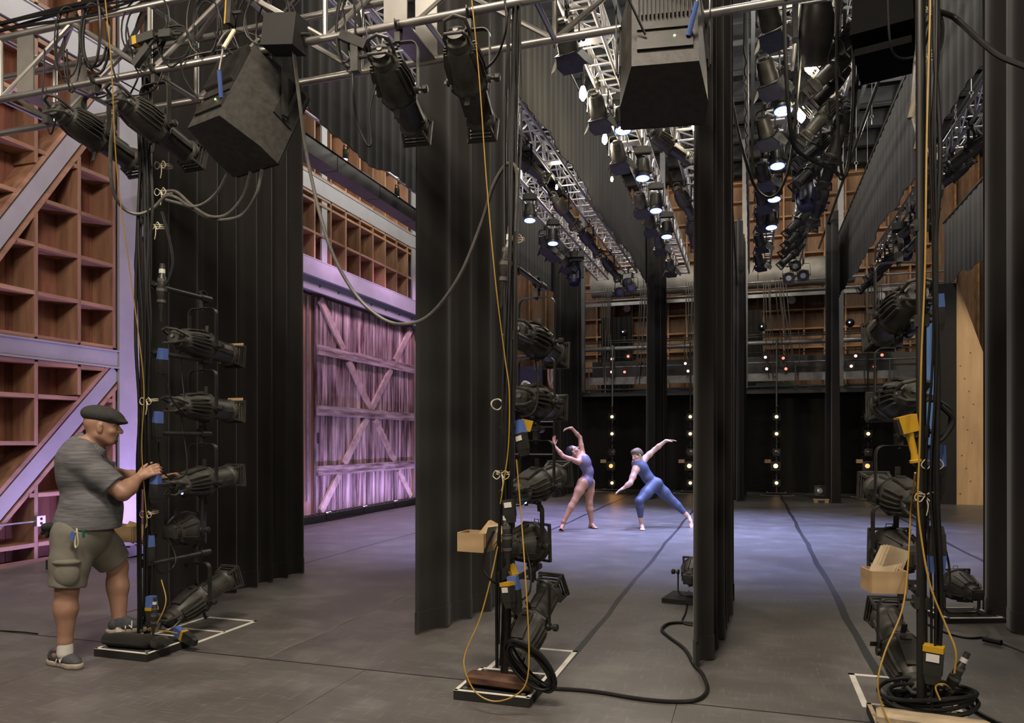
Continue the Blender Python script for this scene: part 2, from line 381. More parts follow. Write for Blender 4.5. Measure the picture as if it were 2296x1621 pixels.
# ------------------------------------------------ timber shelving of the left wall
def band_cut(segs, lines, half):
    """segs: list of (a, b) along one axis; removes the stretches inside diagonal bands"""
    return segs
DIAG = [((6.48, 3.89), (7.51, 5.43), 5.6, 8.2, 2.78, 6.45), ((6.45, 0.65), (8.08, 2.35), 5.6, 8.2, 0.0, 2.47)]
BAND = 0.17
def inside_diag(y, z):
    for (p, q, ya, yb, za, zb) in DIAG:
        if za <= z <= zb and ya <= y <= yb:
            dy, dz = q[0] - p[0], q[1] - p[1]; l = math.hypot(dy, dz)
            if abs((y - p[0]) * dz - (z - p[1]) * dy) / l < BAND: return True
    return False
def clip(fixed, a, b, along_y):
    n = 60; out = []; start = None
    for k in range(n + 1):
        t = a + (b - a) * k / n
        bad = inside_diag(t, fixed) if along_y else inside_diag(fixed, t)
        if not bad and start is None: start = t
        if (bad or k == n) and start is not None:
            if t - start > 0.04: out.append((start, t))
            start = None
    return out
DEP = 0.36
def board_y(y0, y1, z, th=0.05, name='shelf_board', m=None):
    L = round(y1 - y0, 2)
    me = shared('%s:%.2f_%.3f' % (name, L, th), lambda b: b.box((0, 0, 0), (DEP, L, th)), m or M_WOOD)
    put(name, me, wl, (LX - DEP / 2, (y0 + y1) / 2, z))
def board_z(y, z0, z1, th=0.05, name='upright_board'):
    H = round(z1 - z0, 2)
    me = shared('%s:%.2f_%.3f' % (name, H, th), lambda b: b.box((0, 0, 0), (DEP - .004, th, H)), M_WOODV)
    put(name, me, wl, (LX - DEP / 2 - .002, y, (z0 + z1) / 2))
UPL = (5.72, 6.34, 6.95, 7.57, 8.13)
for y in UPL:
    for (a, b) in ((0.0, 2.47), (2.78, 6.45), (6.9, 9.6)):
        for (p, q) in clip(y, a, b, False): board_z(y, p, q)
for z in (0.22, 0.83, 1.47, 2.05, 2.47, 2.78, 3.32, 3.91, 4.49, 5.08, 5.70, 6.33, 6.45, 6.9, 7.5, 8.1, 8.7):
    for a, b in zip(UPL[:-1], UPL[1:]):
        for (p, q) in clip(z, a + .025, b - .025, True): board_y(p, q, z)
# diagonal braces: steel strut between two plank edges
for (p, q, ya, yb, za, zb) in DIAG:
    dy, dz = q[0] - p[0], q[1] - p[1]; l = math.hypot(dy, dz); ux, uz = dy / l, dz / l
    t0 = max((ya - p[0]) / ux, (za - p[1]) / uz); t1 = min((yb - p[0]) / ux, (zb - p[1]) / uz) - 0.02
    A = Vector((LX - DEP / 2, p[0] + ux * t0, p[1] + uz * t0)); B = Vector((LX - DEP / 2, p[0] + ux * t1, p[1] + uz * t1))
    nrm = Vector((0, -uz, ux))
    for s in (-1, 1):
        MB().beam(A + nrm * s * .145, B + nrm * s * .145, 0.05, DEP - .01, up=(1, 0, 0)).build('brace_board', M_WOOD, wl)
    MB().beam(A + Vector((.13, 0, 0)), B + Vector((.13, 0, 0)), 0.19, 0.07, up=(1, 0, 0)).build('steel_strut', M_STEEL, wl)
# back planks
def planks(y0, y1, z0, z1, w=0.205):
    H = round(z1 - z0, 2)
    me = shared('back_plank:%.2f' % H, lambda b: b.box((0, 0, 0), (0.022, w - .005, H)), M_BACK)
    for k in range(int((y1 - y0) / w)):
        put('back_plank', me, wl, (-8.75 + .004 * (k % 2), y0 + w * (k + .5), (z0 + z1) / 2))
planks(5.4, 8.3, 0, 9.8); planks(8.5, 12.8, 0, 9.8); planks(12.8, 24.2, 4.45, 9.8); planks(17.9, 24.2, 0, 4.45)
# uprights and shelves above the barn door
UPR = [13.72 - .61 * k for k in range(8, 0, -1)] + [13.72 + .61 * k for k in range(0, 18)]
for y in UPR:
    for (a, b) in ((5.05, 6.47), (6.87, 9.6)): board_z(y, a, b)
for z in (5.06, 5.70, 6.33, 6.47, 6.88, 7.52, 8.15, 8.78):
    for a, b in zip(UPR[:-1], UPR[1:]): board_y(a + .025, b - .025, z)
for y in (8.75, 9.36, 9.97):
    board_z(y, 0, 4.6)
for z in (0.22, .83, 1.47, 2.05, 2.78, 3.32, 3.91, 4.49):
    for a, b in ((8.75, 9.36), (9.36, 9.97)): board_y(a + .025, b - .025, z)
# painted steel
def ibeam_y(y0, y1, z0, z1, x=LX + .02, m=M_STEEL, name='steel_beam', fl=.02, fw=.16):
    MB().span((x - fw, y0, z0), (x, y1, z0 + fl)).span((x - fw, y0, z1 - fl), (x, y1, z1)).span((x - fw / 2 - .01, y0, z0 + fl), (x - fw / 2 + .06, y1, z1 - fl)).build(name, m, wl)
ibeam_y(4.5, 8.2, 2.50, 2.75); ibeam_y(4.5, 24.2, 6.50, 6.85); ibeam_y(8.55, 24.2, 4.68, 5.03, x=LX + .34, fw=.5)
MB().span((LX + .25, 8.55, 4.70), (LX + .335, 24.2, 5.01)).build('steel_beam', M_STEEL, wl)
MB().span((LX - .3, 8.55, 4.47), (LX + .22, 24.2, 4.66)).span((LX + .20, 8.55, 4.43), (LX + .24, 24.2, 4.675)).build('door_track', M_STEEL, wl)
tr = shared('track_bolt', lambda b: b.cyl((0, 0, 0), (.02, 0, 0), .022, n=8), M_DSTEEL)
for k in range(14): put('track_bolt', tr, wl, (LX + .24, 12.9 + .7 * k, 4.56))
for (a, b) in ((8.2, 8.56), (17.62, 17.95)):
    MB().span((LX - .02, a, 0), (LX + .02, b, 9.8)).span((LX - .3, (a + b) / 2 - .012, 0), (LX, (a + b) / 2 + .012, 9.8)).span((LX - .32, a, 0), (LX - .28, b, 9.8)).build('steel_column', M_STEEL, wl)
for y in (13.5,):
    MB().span((LX - .06, y - .10, 5.03), (LX - .02, y + .10, 6.5)).span((LX - .06, y - .10, 6.85), (LX - .02, y + .10, 9.6)).build('steel_post', M_STEEL, wl)
MB().span((LX - .02, 5.5, 0), (LX + .02, 8.2, .05)).build('sole_plate', M_WOOD, wl)
MB().span((LX - .1, 12.5, 0), (LX + .04, 12.72, 4.4)).build('jamb_board', M_WOODV, wl)
MB().span((LX - .1, 12.74, 0), (LX + .02, 12.95, 4.4)).build('jamb_board', M_WOODV, wl)
MB().cyl((LX + .07, 12.74, 0.3), (LX + .07, 12.74, 4.35), .025).build('conduit', M_GREY, wl)
# outlet and conduit low on the wall
ob = thing('outlet_box', 'white duplex outlet box at end of conduit low on timber shelving wall', 'outlet', at_X(88, 1168, LX + .03))
MB().box((0, 0, 0), (.055, .11, .12)).build('box_body', M_GREY, ob)
pl = MB().box((.031, 0, 0), (.006, .115, .125)).build('cover_plate', M_WHITE, ob)
for s in (-1, 1): MB().cyl((.034, 0, s * .028), (.037, 0, s * .028), .018, n=12).build('socket', M_MATT, ob)
MB().cyl((0, -.05, 0), (0, -1.9, 0), .012).build('conduit', M_GREY, ob)

# ------------------------------------------------ barn door
MB().span((LX - .02, 13.0, .02), (LX + .012, 17.6, 4.5)).build('door_backing', M_WOODV, wl)
door = tag(thing('door_1', None, None, (LX + .02, 13.02, 0.05)), kind='structure')
DW, DH = 4.45, 4.34
n = 30
me = shared('door_plank', lambda b: b.box((0, 0, DH / 2), (.045, DW / n - .014, DH)), M_BARN)
for k in range(n):
    put('door_plank', me, door, (.03 + .008 * math.sin(k * 1.9), DW * (k + .5) / n, 0))
for (z, h) in ((3.28, .2), (2.06, .2), (.84, .2)):
    MB().box((.095, DW / 2, z), (.05, DW, h)).build('door_rail', M_BARNH, door)
def brace(a, b, x=.082):
    MB().beam((x, *a), (x, *b), .17, .05, up=(1, 0, 0)).build('door_brace', M_BARNB, door)
for (za, zb) in ((4.3, 3.38), (3.18, 2.16), (1.96, .94), (.74, .02)):
    f = lambda z: (4.3 - z) / 4.28 * (DW - .25) + .12
    brace((f(za), za), (f(zb), zb)); brace((DW - f(za), za), (DW - f(zb), zb), .084)
MB().box((.08, .05, 1.5), (.03, .03, .22)).build('door_handle', M_DSTEEL, door)
MB().box((.05, DW + .05, DH / 2), (.06, .1, DH)).build('door_edge', M_WOODV, door)

# ------------------------------------------------ ground row of strip lights before the door, black strip batten above
def strip_row(x, y0, n, L, z, label, up):
    for k in range(n):
        t = thing('strip_light', label[k], 'light', (x, y0 + L * k, z), 0, 'strip lights along the barn wall' if up else None)
        MB().box((0, L / 2, .06), (.17, L - .03, .11)).build('housing', M_BLK, t)
        cf = shared('cooling_fin', lambda b: b.box((0, 0, 0), (.10, .02, .02)), M_BLK)
        for j in range(8): put('cooling_fin', cf, t, (-.03, .1 + (L - .2) * j / 7, .118))
        l = lamp('AREA', 'strip_glow', (-.02, L / 2, .14), None, 13, (0.54, 0.38, 1.0), L * .9, size_y=.06); l.parent = t
        l.data.shape = 'RECTANGLE'; l.rotation_euler = Vector((.34, 0, -1.0)).to_track_quat('Z', 'X').to_euler() if 0 else (R(150), 0, R(90))
        for j in (0.12, L - .12): MB().box((.0, j, .0), (.22, .04, .03)).build('foot', M_BLK, t)
        for j in (.3, L * .5, L - .3): MB().box((-.05, j, .121), (.03, .12, .006)).build('diode_row', M_E_PURP if up and j == .3 else M_GLASS, t)
strip_row(-7.62, 6.5, 8, 1.42, .015, ['black LED strip light on the floor along the barn wall, %s from the near end' % ORD[k] for k in range(8)], True)
cable('strip_light_cable', [(-7.55, 10.6, .03), (-7.5, 11.8, .015), (-7.45, 12.8, .02), (-7.5, 14.2, .015), (-7.45, 16, .015), (-7.5, 17.6, .015)], .012, M_RUB, 'black cable lying along the strip lights before the barn door')
bt = thing('strip_batten', 'long black lighting batten hung high in front of the upper timber shelving', 'batten', (-6.75, 8.0, 6.12))
for k in range(8):
    MB().span((-.16, k * 1.5 + .01, -.1), (.16, k * 1.5 + 1.49, .14)).build('batten_section', M_BLK, bt)
for k in range(4):
    MB().cyl((-.16 + .1 * k, 0, .17), (-.16 + .1 * k, 12, .17), .02, n=8).build('batten_pipe', M_BLK, bt)
for k in range(4): MB().cyl((0, 1.5 + 3 * k, .14), (0, 1.5 + 3 * k, 3.85), .006, n=6).build('drop_rod', M_GREY, bt)
for k, (px, py) in enumerate(((775, 357), (890, 441))):
    p = at_X(px, py, -6.62)
    t = thing('pin_spot', 'small lit pin spot under the black batten, %s the two' % ('nearer of' if k == 0 else 'farther of'), 'light', p)
    MB().cyl((0, 0, 0), (0, 0, .16), .05, n=14).build('housing', M_BLK, t)
    MB().cyl((-.01, 0, -.006), (-.01, 0, 0), .042, n=14).build('lens', M_E_PURP, t)
    MB().strap([(-.0, .06, .08), (0, .06, .22), (0, -.06, .22), (0, -.06, .08)], .02, .004, (1, 0, 0)).build('yoke', M_BLK, t)

# ------------------------------------------------ far wall: timber shelving, gallery, drape
YB = 25.74
colx = [-8.2 + .615 * k for k in range(25)]
fu = shared('far_upright', lambda b: b.span((-.025, 0, 0), (.025, .36, 7.1)), M_FARW)
for x in colx: put('upright_board', fu, wb, (x, YB, 3.3))
fs = shared('far_shelf', lambda b: b.span((.03, .002, -.025), (.585, .36, .025)), M_FARW)
for z in [3.9 + .61 * k for k in range(11)]:
    for x in colx[3:22]: put('shelf_board', fs, wb, (x, YB, z))
fb = shared('far_back', lambda b: b.span((0, .345, 0), (.2, .365, 7.1)), M_FARB)
for k in range(74): put('back_plank', fb, wb, (-8.2 + .2035 * k, YB, 3.3))
MB().span((-8.2, YB - .02, 10.2), (7.1, YB + .36, 10.45)).build('cap_beam', M_DSTEEL, wb)

gal = thing('gallery', 'dark steel gallery with pipe rails and grey fascia across the far wall', 'gallery', (0, 22.4, 0))
for z, r, m, y in ((6.04, .028, M_GREY, .1), (5.76, .028, M_GREY, .1), (3.72, .024, M_GREY, 0), (3.04, .03, M_DSTEEL, 0), (4.52, .02, M_DSTEEL, .5), (4.60, .02, M_DSTEEL, .6), (4.04, .016, M_DSTEEL, .3)):
    MB().cyl((-4.9, y, z), (5.2, y, z), r, n=10).build('rail', m, gal)
MB().span((-4.9, .02, 5.58), (5.2, .08, 5.68)).build('channel', M_GREY, gal)
MB().cyl((-4.9, -.02, 4.28), (4.2, -.02, 4.28), .07, n=16).build('main_pipe', M_GREY, gal)
for k in range(5): MB().span((-4.7 + 2.0 * k, .05, 3.2), (-2.76 + 2.0 * k, .09, 3.42)).build('fascia_panel', M_STEEL if 0 else M_GREY, gal)
MB().span((-4.9, 0, 2.84), (5.2, .1, 2.92)).build('deck_beam', M_DSTEEL, gal)
MB().span((-8.3, .1, 2.92), (7.1, 3.3, 2.97)).build('deck', M_DSTEEL, gal)
for x in (-4.88, -2.47, -.15, 2.36):
    MB().span((x - .075, -.14, 3.0), (x + .075, -.02, 10.1)).build('hanger_column', M_DGREY, gal)
for x in (-4.7, -4.2, -1.3, 1.2, 3.6):
    MB().cyl((x, 0, 2.95), (x, 0, 3.75), .02, n=8).build('rail_post', M_GREY, gal)
MB().span((-4.8, 1.0, 3.5), (4.5, 1.1, 4.0)).build('back_rail_board', M_DSTEEL, gal)
MB().box((.65, .3, 3.12), (1.0, .03, .10)).build('green_board', mat('green_paint', (0.01, 0.12, 0.08), 0.5), gal)
dp = MB()
def wave_sheet(b, path, z0, z1, wl_, amp, rows=8, ph=0.0, zfun=None, seg=9, th=.012, jit=.55, ref=None, base=0.0):
    R0, R1 = ref or (z0, z1)
    pts = []; L = 0
    for p, q in zip(path[:-1], path[1:]):
        p, q = Vector(p), Vector(q); l = (q - p).length; n = max(2, int(l / wl_ * seg)); d = (q - p).normalized(); nr = Vector((-d.y, d.x))
        for k in range(n if q != Vector(path[-1]) else n + 1):
            t = l * k / n; pts.append((p + d * t, nr, L + t))
        L += l
    n = len(pts)
    for side in (0, 1):
        for r in range(rows + 1):
            f = (z0 + (z1 - z0) * r / rows - R0) / (R1 - R0); g = r / rows
            for (p, nr, s) in pts:
                w = 2 * math.pi * s / wl_
                ww = w + jit * (.9 * math.sin(w * .31 + ph) + .5 * math.sin(w * .17 + 2 * ph)) + .10 * math.sin(3 * f + ph + w * .11)
                o = amp * (math.sin(ww) + .28 * math.sin(2 * ww + 1.1 + .6 * f) + .25 * math.sin(ww * .37 + ph)) * (1.0 - .2 * f)
                q = p + nr * (o + base + side * th)
                lo = z0 + (zfun(s) if zfun else 0)
                b.v.append((q.x, q.y, lo + (z1 - lo) * g))
    m0 = len(b.v) - 2 * n * (rows + 1); N = n * (rows + 1)
    for r in range(rows):
        for k in range(n - 1):
            a = m0 + r * n + k
            b.f.append((a, a + 1, a + n + 1, a + n)); b.f.append((a + N, a + N + n, a + N + n + 1, a + N + 1))
    for k in range(n - 1):
        a = m0 + k; b.f.append((a, a + N, a + N + 1, a + 1)); c = m0 + rows * n + k; b.f.append((c, c + 1, c + N + 1, c + N))
    for r in range(rows):
        a = m0 + r * n; b.f.append((a, a + n, a + n + N, a + N)); c = m0 + r * n + n - 1; b.f.append((c, c + N, c + n + N, c + n))
    return b
def drape(name, label, path, z0, z1, wl_, amp, m, cat='curtain', group=None, hem=.14, **kw):
    kw['ref'] = (z0, z1)
    o = wave_sheet(MB(), path, z0 + (hem or 0), z1, wl_, amp, **kw).build(name, m)
    tag(o, label, cat, group)
    if hem:
        kw.pop('rows', None)
        wave_sheet(MB(), path, z0, z0 + hem + .02, wl_, amp, rows=1, **{**kw, 'th': .022, 'base': -.005}).build('hem', m, o)
    return o
drape('backdrop_curtain', 'wide black masking curtain hung below the far gallery', [(-8.2, 23.05), (6.9, 23.05)], .01, 2.9, .62, .06, M_CURT, ph=1.3)
for k, (x0, x1, z0) in enumerate(((-4.75, -3.7, 4.4), (-.6, .35, 4.4))):
    drape('gallery_curtain', 'dark drape gathered behind the far gallery rails, %s' % ('left one' if k == 0 else 'right one beside the grey column'), [(x0, 24.6), (x1, 24.6)], z0 - 1.4, 5.6, .16, .05, M_CURT, hem=0, ph=k)

# ------------------------------------------------ legs
LEG = 'black velour legs of the wings'
drape('leg_curtain', 'broad black leg curtain behind the leftmost lighting boom and the man', [(-4.87, 5.08), (-4.86, 7.42)], .012, 7.3, .285, .045, M_CURT, group=LEG, ph=.4, rows=14, seg=14)
drape('leg_curtain', 'black leg curtain left of the center lighting boom, between it and the barn door', [(-2.43, 5.24), (-2.19, 6.25), (-2.23, 6.8), (-2.37, 7.45)], .012, 7.3, .36, .03, M_CURT, group=LEG, ph=2.1, rows=14, seg=14)
drape('leg_curtain', 'narrow black leg curtain seen edge-on right of the dancers', [(-.335, 5.06), (-.28, 5.4), (-.22, 6.3), (-.20, 7.4)], .012, 7.3, .28, .045, M_CURT, group=LEG, ph=4.0, rows=14, seg=14)
drape('leg_curtain', 'black leg curtain at the right edge of the picture', [(2.05, 4.7), (2.0, 6.4), (1.96, 7.5)], .012, 7.3, .40, .06, M_CURT, group=LEG, ph=5.2, rows=14, seg=14)
for k, (x, w, txt) in enumerate(((-4.86, 0, 'behind the dancer in the leotard'), (-2.42, 0, 'just right of the dancer in the blue unitard'), (-.24, 0, 'beside the tall grey column'), (1.95, 0, 'far right one by the row of red lights'))):
    drape('far_leg_curtain', 'black leg curtain in the opposite wing, ' + txt, [(x, 19.0 + .1 * k), (x - .12, 19.9), (x + .06, 21.5)], .012, 7.0, .42, .10, M_CURT, group='legs of the opposite wing', ph=k * 1.7, rows=8)

# ------------------------------------------------ borders
def zr(a, ph): return lambda s: a * (math.sin(s * 1.1 + ph) + .6 * math.sin(s * 2.7 + 2 * ph) + .5 * math.sin(s * 5.3 + ph))
for k, (x, z0, z1, y0, y1, txt) in enumerate(((-5.04, 5.43, 7.23, 4.9, 22.2, 'leftmost, above the barn door'), (-2.58, 5.60, 6.98, 4.9, 22.2, 'right of the silver trusses above the dancers'), (-.05, 5.35, 6.7, 7.7, 18.6, 'seen edge-on, a thin ruffle right of the narrow leg'), (2.27, 5.37, 7.07, 4.9, 22.2, 'right of the barn-door lanterns'), (4.5, 5.2, 6.8, 10.0, 20.6, 'rightmost, behind the right boom'))):
    drape('border_curtain', 'black border cloth overhead, ' + txt, [(x, y0), (x + .02, y1)], z0, z1, .24 + .03 * k, .011, M_BORD, cat='curtain', group='black borders overhead', ph=k * 1.1, rows=6, seg=7, zfun=zr(.06, k), hem=.0)
    p = MB().cyl((x, y0, z1 + .03), (x, y1, z1 + .03), .026, n=8).build('border_pipe', M_BLK)
    tag(p, 'black pipe over the border cloth ' + txt, 'pipe', 'border pipes')
pp = MB().cyl((1.80, 4.9, 6.82), (1.80, 22.2, 6.82), .03, n=8).build('batten_pipe', M_BLK); tag(pp, 'bare black batten pipe just left of the border on the right', 'pipe')

# ------------------------------------------------ trusses
def truss(label, p0, L, w, h, along_x=False, step=.4, rc=.025, rb=.0135, name='box_truss', m=M_ALU):
    t = thing(name, label, 'truss', p0, R(-90) if along_x else 0, 'aluminium box trusses')
    key = '%.2f_%.2f_%.2f_%.2f' % (L, w, h, step)
    ch = shared('chord:' + key, lambda b: b.cyl((0, 0, 0), (0, L, 0), rc, n=10), m)
    for (x, z) in ((-w / 2, 0), (w / 2, 0), (-w / 2, h), (w / 2, h)): put('chord', ch, t, (x, 0, z))
    rg = shared('rung:' + key, lambda b: b.cyl((-w / 2, 0, 0), (w / 2, 0, 0), rb, n=8), m)
    up = shared('strut:' + key, lambda b: b.cyl((0, 0, 0), (0, 0, h), rb, n=8), m)
    dg = shared('brace:' + key, lambda b: b.cyl((0, 0, 0), (0, step, h), rb, n=8), m)
    dt = shared('top_brace:' + key, lambda b: b.cyl((-w / 2, 0, 0), (w / 2, step, 0), rb, n=8), m)
    n = int(L / step)
    for k in range(n + 1):
        y = min(L, k * step)
        put('rung', rg, t, (0, y, 0)); put('rung', rg, t, (0, y, h))
        if k % 2 == 0:
            for s in (-1, 1): put('strut', up, t, (s * w / 2, y, 0))
        if k < n:
            put('brace', dg, t, (-w / 2, y + (step if k % 2 else 0), 0), (0, 0, R(180) if k % 2 else 0))
            put('brace', dg, t, (w / 2, y + (step if k % 2 else 0), 0), (0, 0, R(180) if k % 2 else 0))
            put('top_brace', dt, t, (0, y, h))
    pl = shared('joint_plate:' + key, lambda b: (b.box((-w / 2, 0, h / 2), (.012, .16, h)), b.box((w / 2, 0, h / 2), (.012, .16, h)), b.box((0, 0, 0), (w, .16, .012))), m)
    for k in range(1, int(L / 3.05) + 1): put('joint_plate', pl, t, (0, 3.05 * k, 0))
    return t
truss('silver box truss at far left, running above the black strip batten', (-6.35, 7.4, 6.55), 13.6, .305, .305)
truss('silver box truss left of center carrying the two nearest LED pars', (-3.93, 6.2, 6.0), 14.4, .305, .305)
truss('silver box truss left of the wide border, ending at a pair of blue lenses', (-3.05, 5.6, 6.0), 14.4, .305, .305)
truss('silver box truss along the row of lit LED pars, left of the hanging speaker', (-1.72, 5.2, 6.0), 15.3, .305, .305)
truss('silver box truss right of the hanging speaker, partly behind the narrow leg', (-.93, 5.8, 6.0), 15.0, .305, .305)
truss('silver box truss over the right column of barn-door lanterns', (.33, 5.2, 6.05), 15.3, .305, .305)
truss('silver box truss above the right row of ellipsoidals', (1.05, 5.2, 6.1), 15.3, .305, .305)
truss('silver box truss in the distance right of the right border', (3.12, 7.0, 6.0), 13.6, .305, .305)
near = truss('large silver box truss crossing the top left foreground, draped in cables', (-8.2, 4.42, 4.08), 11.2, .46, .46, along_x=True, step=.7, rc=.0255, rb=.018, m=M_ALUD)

# ================================================================== LANTERNS
def arc(c, r, a0, a1, n, u=(1, 0, 0), w=(0, 0, 1)):
    c, u, w = Vector(c), Vector(u), Vector(w)
    return [c + u * (r * math.cos(a0 + (a1 - a0) * k / n)) + w * (r * math.sin(a0 + (a1 - a0) * k / n)) for k in range(n + 1)]
def yoke_fn(half, rise, drop=0.0, w=.036, t=.006):
    def f(b):
        rad = min(.05, half * .5)
        pts = [Vector((-half, 0, -drop)), Vector((-half, 0, rise - rad))]
        pts += arc((-half + rad, 0, rise - rad), rad, math.pi, math.pi / 2, 5) + arc((half - rad, 0, rise - rad), rad, math.pi / 2, 0, 5)
        pts += [Vector((half, 0, rise - rad)), Vector((half, 0, -drop))]
        b.strap(pts, w, t, (0, 1, 0))
    return f
def clamp_fn(b):
    b.box((0, 0, .03), (.035, .045, .06))
    b.strap([(0, .03, .05)] + [(0, math.cos(a) * .036, .10 + math.sin(a) * .036) for a in np.linspace(-.4, 3.9, 9)], .03, .010, (1, 0, 0))
    b.cyl((0, -.01, .06), (0, -.05, .10), .008, n=8)
    b.box((0, -.055, .105), (.008, .03, .02))
    b.cyl((0, 0, -.02), (0, 0, .01), .012, n=8)
def knob_fn(b):
    b.cyl((0, 0, 0), (.028, 0, 0), .010, n=8); b.lathe([(.028, .018), (.034, .024), (.058, .024), (.062, .018)], axis=(1, 0, 0), n=8)
def pivot_fn(b): b.cyl((-.008, 0, 0), (.008, 0, 0), .026, n=10)
def word_mesh(key, txt, size, m):
    if key in MESH: return MESH[key]
    cu = bpy.data.curves.new('word', 'FONT'); cu.body = txt; cu.size = size; cu.extrude = 0.0006; cu.align_x = 'CENTER'; cu.align_y = 'CENTER'; cu.resolution_u = 3
    o = bpy.data.objects.new('word', cu); C.objects.link(o); dg = bpy.context.evaluated_depsgraph_get()
    me = bpy.data.meshes.new_from_object(o.evaluated_get(dg)); me.name = 'lettering'; me.materials.clear(); me.materials.append(m)
    bpy.data.objects.remove(o); bpy.data.curves.remove(cu); MESH[key] = me
    return me

def finish(t, half, rise, up, clamp, yoke_w=.036, knob=True, drop=0.0):
    """yoke, knobs and clamp: they hang straight (or stand, when up is False) while the housing tilts"""
    fl = (0, R(180), 0) if not up else None
    yk = put('yoke', shared('yoke:%.3f_%.3f_%.3f' % (half, rise, drop), yoke_fn(half, rise, drop, yoke_w), M_BLK), t, None, fl)
    put('pivot_disc', shared('pivot_disc', pivot_fn, M_BLK), yk, (half, 0, 0)); put('pivot_disc', shared('pivot_disc', pivot_fn, M_BLK), yk, (-half, 0, 0))
    if knob: put('tilt_knob', shared('tilt_knob', knob_fn, M_BLK), yk, (half, 0, 0))
    if clamp: put('clamp', shared('clamp', clamp_fn, M_BLK), t, (0, 0, rise if up else -rise), fl)
    return yk

def ellipsoidal(p, label, pan=0, tilt=0, up=True, group=None, num=True, clamp=True, cord=True, paper=None, ind=False):
    """profile spot: beam along local +Y, pan about Z, tilt about the yoke axis X (positive looks up)"""
    t = thing('ellipsoidal_spot', label, 'stage light', p, R(pan), group)
    h = put('reflector_housing', shared('reflector_housing', lambda b: b.lathe([(-.235, .062), (-.20, .082), (-.12, .098), (-.04, .105), (0.0, .105), (.012, .112), (.03, .112), (.034, .092), (.06, .088)], n=24), M_HOUS), t, None, (R(tilt), 0, 0))
    def fins(b, side):
        for j in range(5):
            z = -.06 + .03 * j
            x = side * math.sqrt(max(.0, .108 ** 2 - z * z))
            b.strap([(x * .86, -.22, z * .8), (x * 1.04, -.13, z), (x * 1.06, -.03, z)], .018, .006, (1, 0, 0))
    for s in (-1, 1): tag(put('cooling_fins', shared('cooling_fins:%d' % s, lambda b, s=s: fins(b, s), M_HOUS), h), kind='stuff')
    put('top_plate', shared('top_plate', lambda b: (b.strap([(0, -.20, .088), (0, -.10, .106), (0, .0, .112)], .09, .012, (1, 0, 0)), b.box((0, -.02, .118), (.05, .03, .02))), M_HOUS), h)
    put('lamp_cap', shared('lamp_cap', lambda b: b.lathe([(-.325, .03), (-.322, .052), (-.285, .056), (-.275, .070), (-.235, .072), (-.225, .064)], n=20), M_HOUS), h)
    put('cap_handle', shared('cap_handle', lambda b: (b.tube([(-.065, -.24, .02), (-.072, -.30, .03), (-.06, -.365, .045), (0, -.385, .055), (.06, -.365, .045), (.072, -.30, .03), (.065, -.24, .02)], .011, 8), b.tube([(-.065, -.25, -.02), (-.07, -.31, -.03), (-.05, -.355, -.05), (.05, -.355, -.05), (.07, -.31, -.03), (.065, -.25, -.02)], .009, 8)), M_HOUS), h)
    put('focus_knob', shared('focus_knob', lambda b: (b.cyl((0, -.335, 0), (0, -.322, 0), .016, n=10)), M_PLY if 0 else M_GREY), h, (.0, 0, .01))
    put('shutter_ring', shared('shutter_ring', lambda b: (b.lathe([(.012, .118), (.02, .122), (.034, .122), (.042, .118)], n=8), b.box((0, .02, -.15), (.03, .006, .07)), b.box((.0, .032, .145), (.03, .006, .06)), b.box((-.142, .026, .03), (.05, .006, .03))), M_BLK), h)
    br = put('lens_barrel', shared('lens_barrel', lambda b: (b.lathe([(.045, .086), (.07, .083), (.20, .079), (.27, .079), (.285, .092), (.30, .096), (.315, .090)], n=20), b.box((0, .16, .083), (.04, .18, .014)), b.box((.083, .16, 0), (.012, .2, .03)), b.box((-.083, .16, 0), (.012, .2, .03))), M_HOUS), h)
    put('gel_holder', shared('gel_holder', lambda b: ([b.lathe([(.30 + .024 * j, .100 + .009 * j), (.307 + .024 * j, .104 + .009 * j), (.307 + .024 * j, .088 + .009 * j), (.30 + .024 * j, .086 + .009 * j)], n=4, sq=0, caps=False) for j in range(4)], [b.beam((sx * .066, .29, sz * .066), (sx * .083, .39, sz * .083), .016, .016) for sx in (-1, 1) for sz in (-1, 1)], b.box((0, .392, .085), (.19, .014, .02)), b.box((0, .392, -.085), (.19, .014, .02)), b.box((.09, .392, 0), (.014, .014, .18)), b.box((-.09, .392, 0), (.014, .014, .18))), M_HOUS), h)
    put('lens', shared('lens', lambda b: b.cyl((0, .318, 0), (0, .323, 0), .078, n=20), M_GLASS), h)
    if paper: put('gel_sheet', shared('gel_sheet', lambda b: b.box((0, .385, .02), (.15, .004, .19)), paper), h)
    if num:
        me = word_mesh('w750', '750', .028, M_LETTER)
        put('lettering', me, h, (.0725, -.255, 0), (R(90), 0, R(90)))
        put('lettering', me, h, (-.0725, -.255, 0), (R(90), 0, R(-90)))
    if ind: put('indicator', shared('indicator', lambda b: b.sphere((0, 0, 0), .009, 8), M_E_IND), h, (.062, -.30, -.045))
    yk = finish(t, .128, .30, up, clamp)
    return t

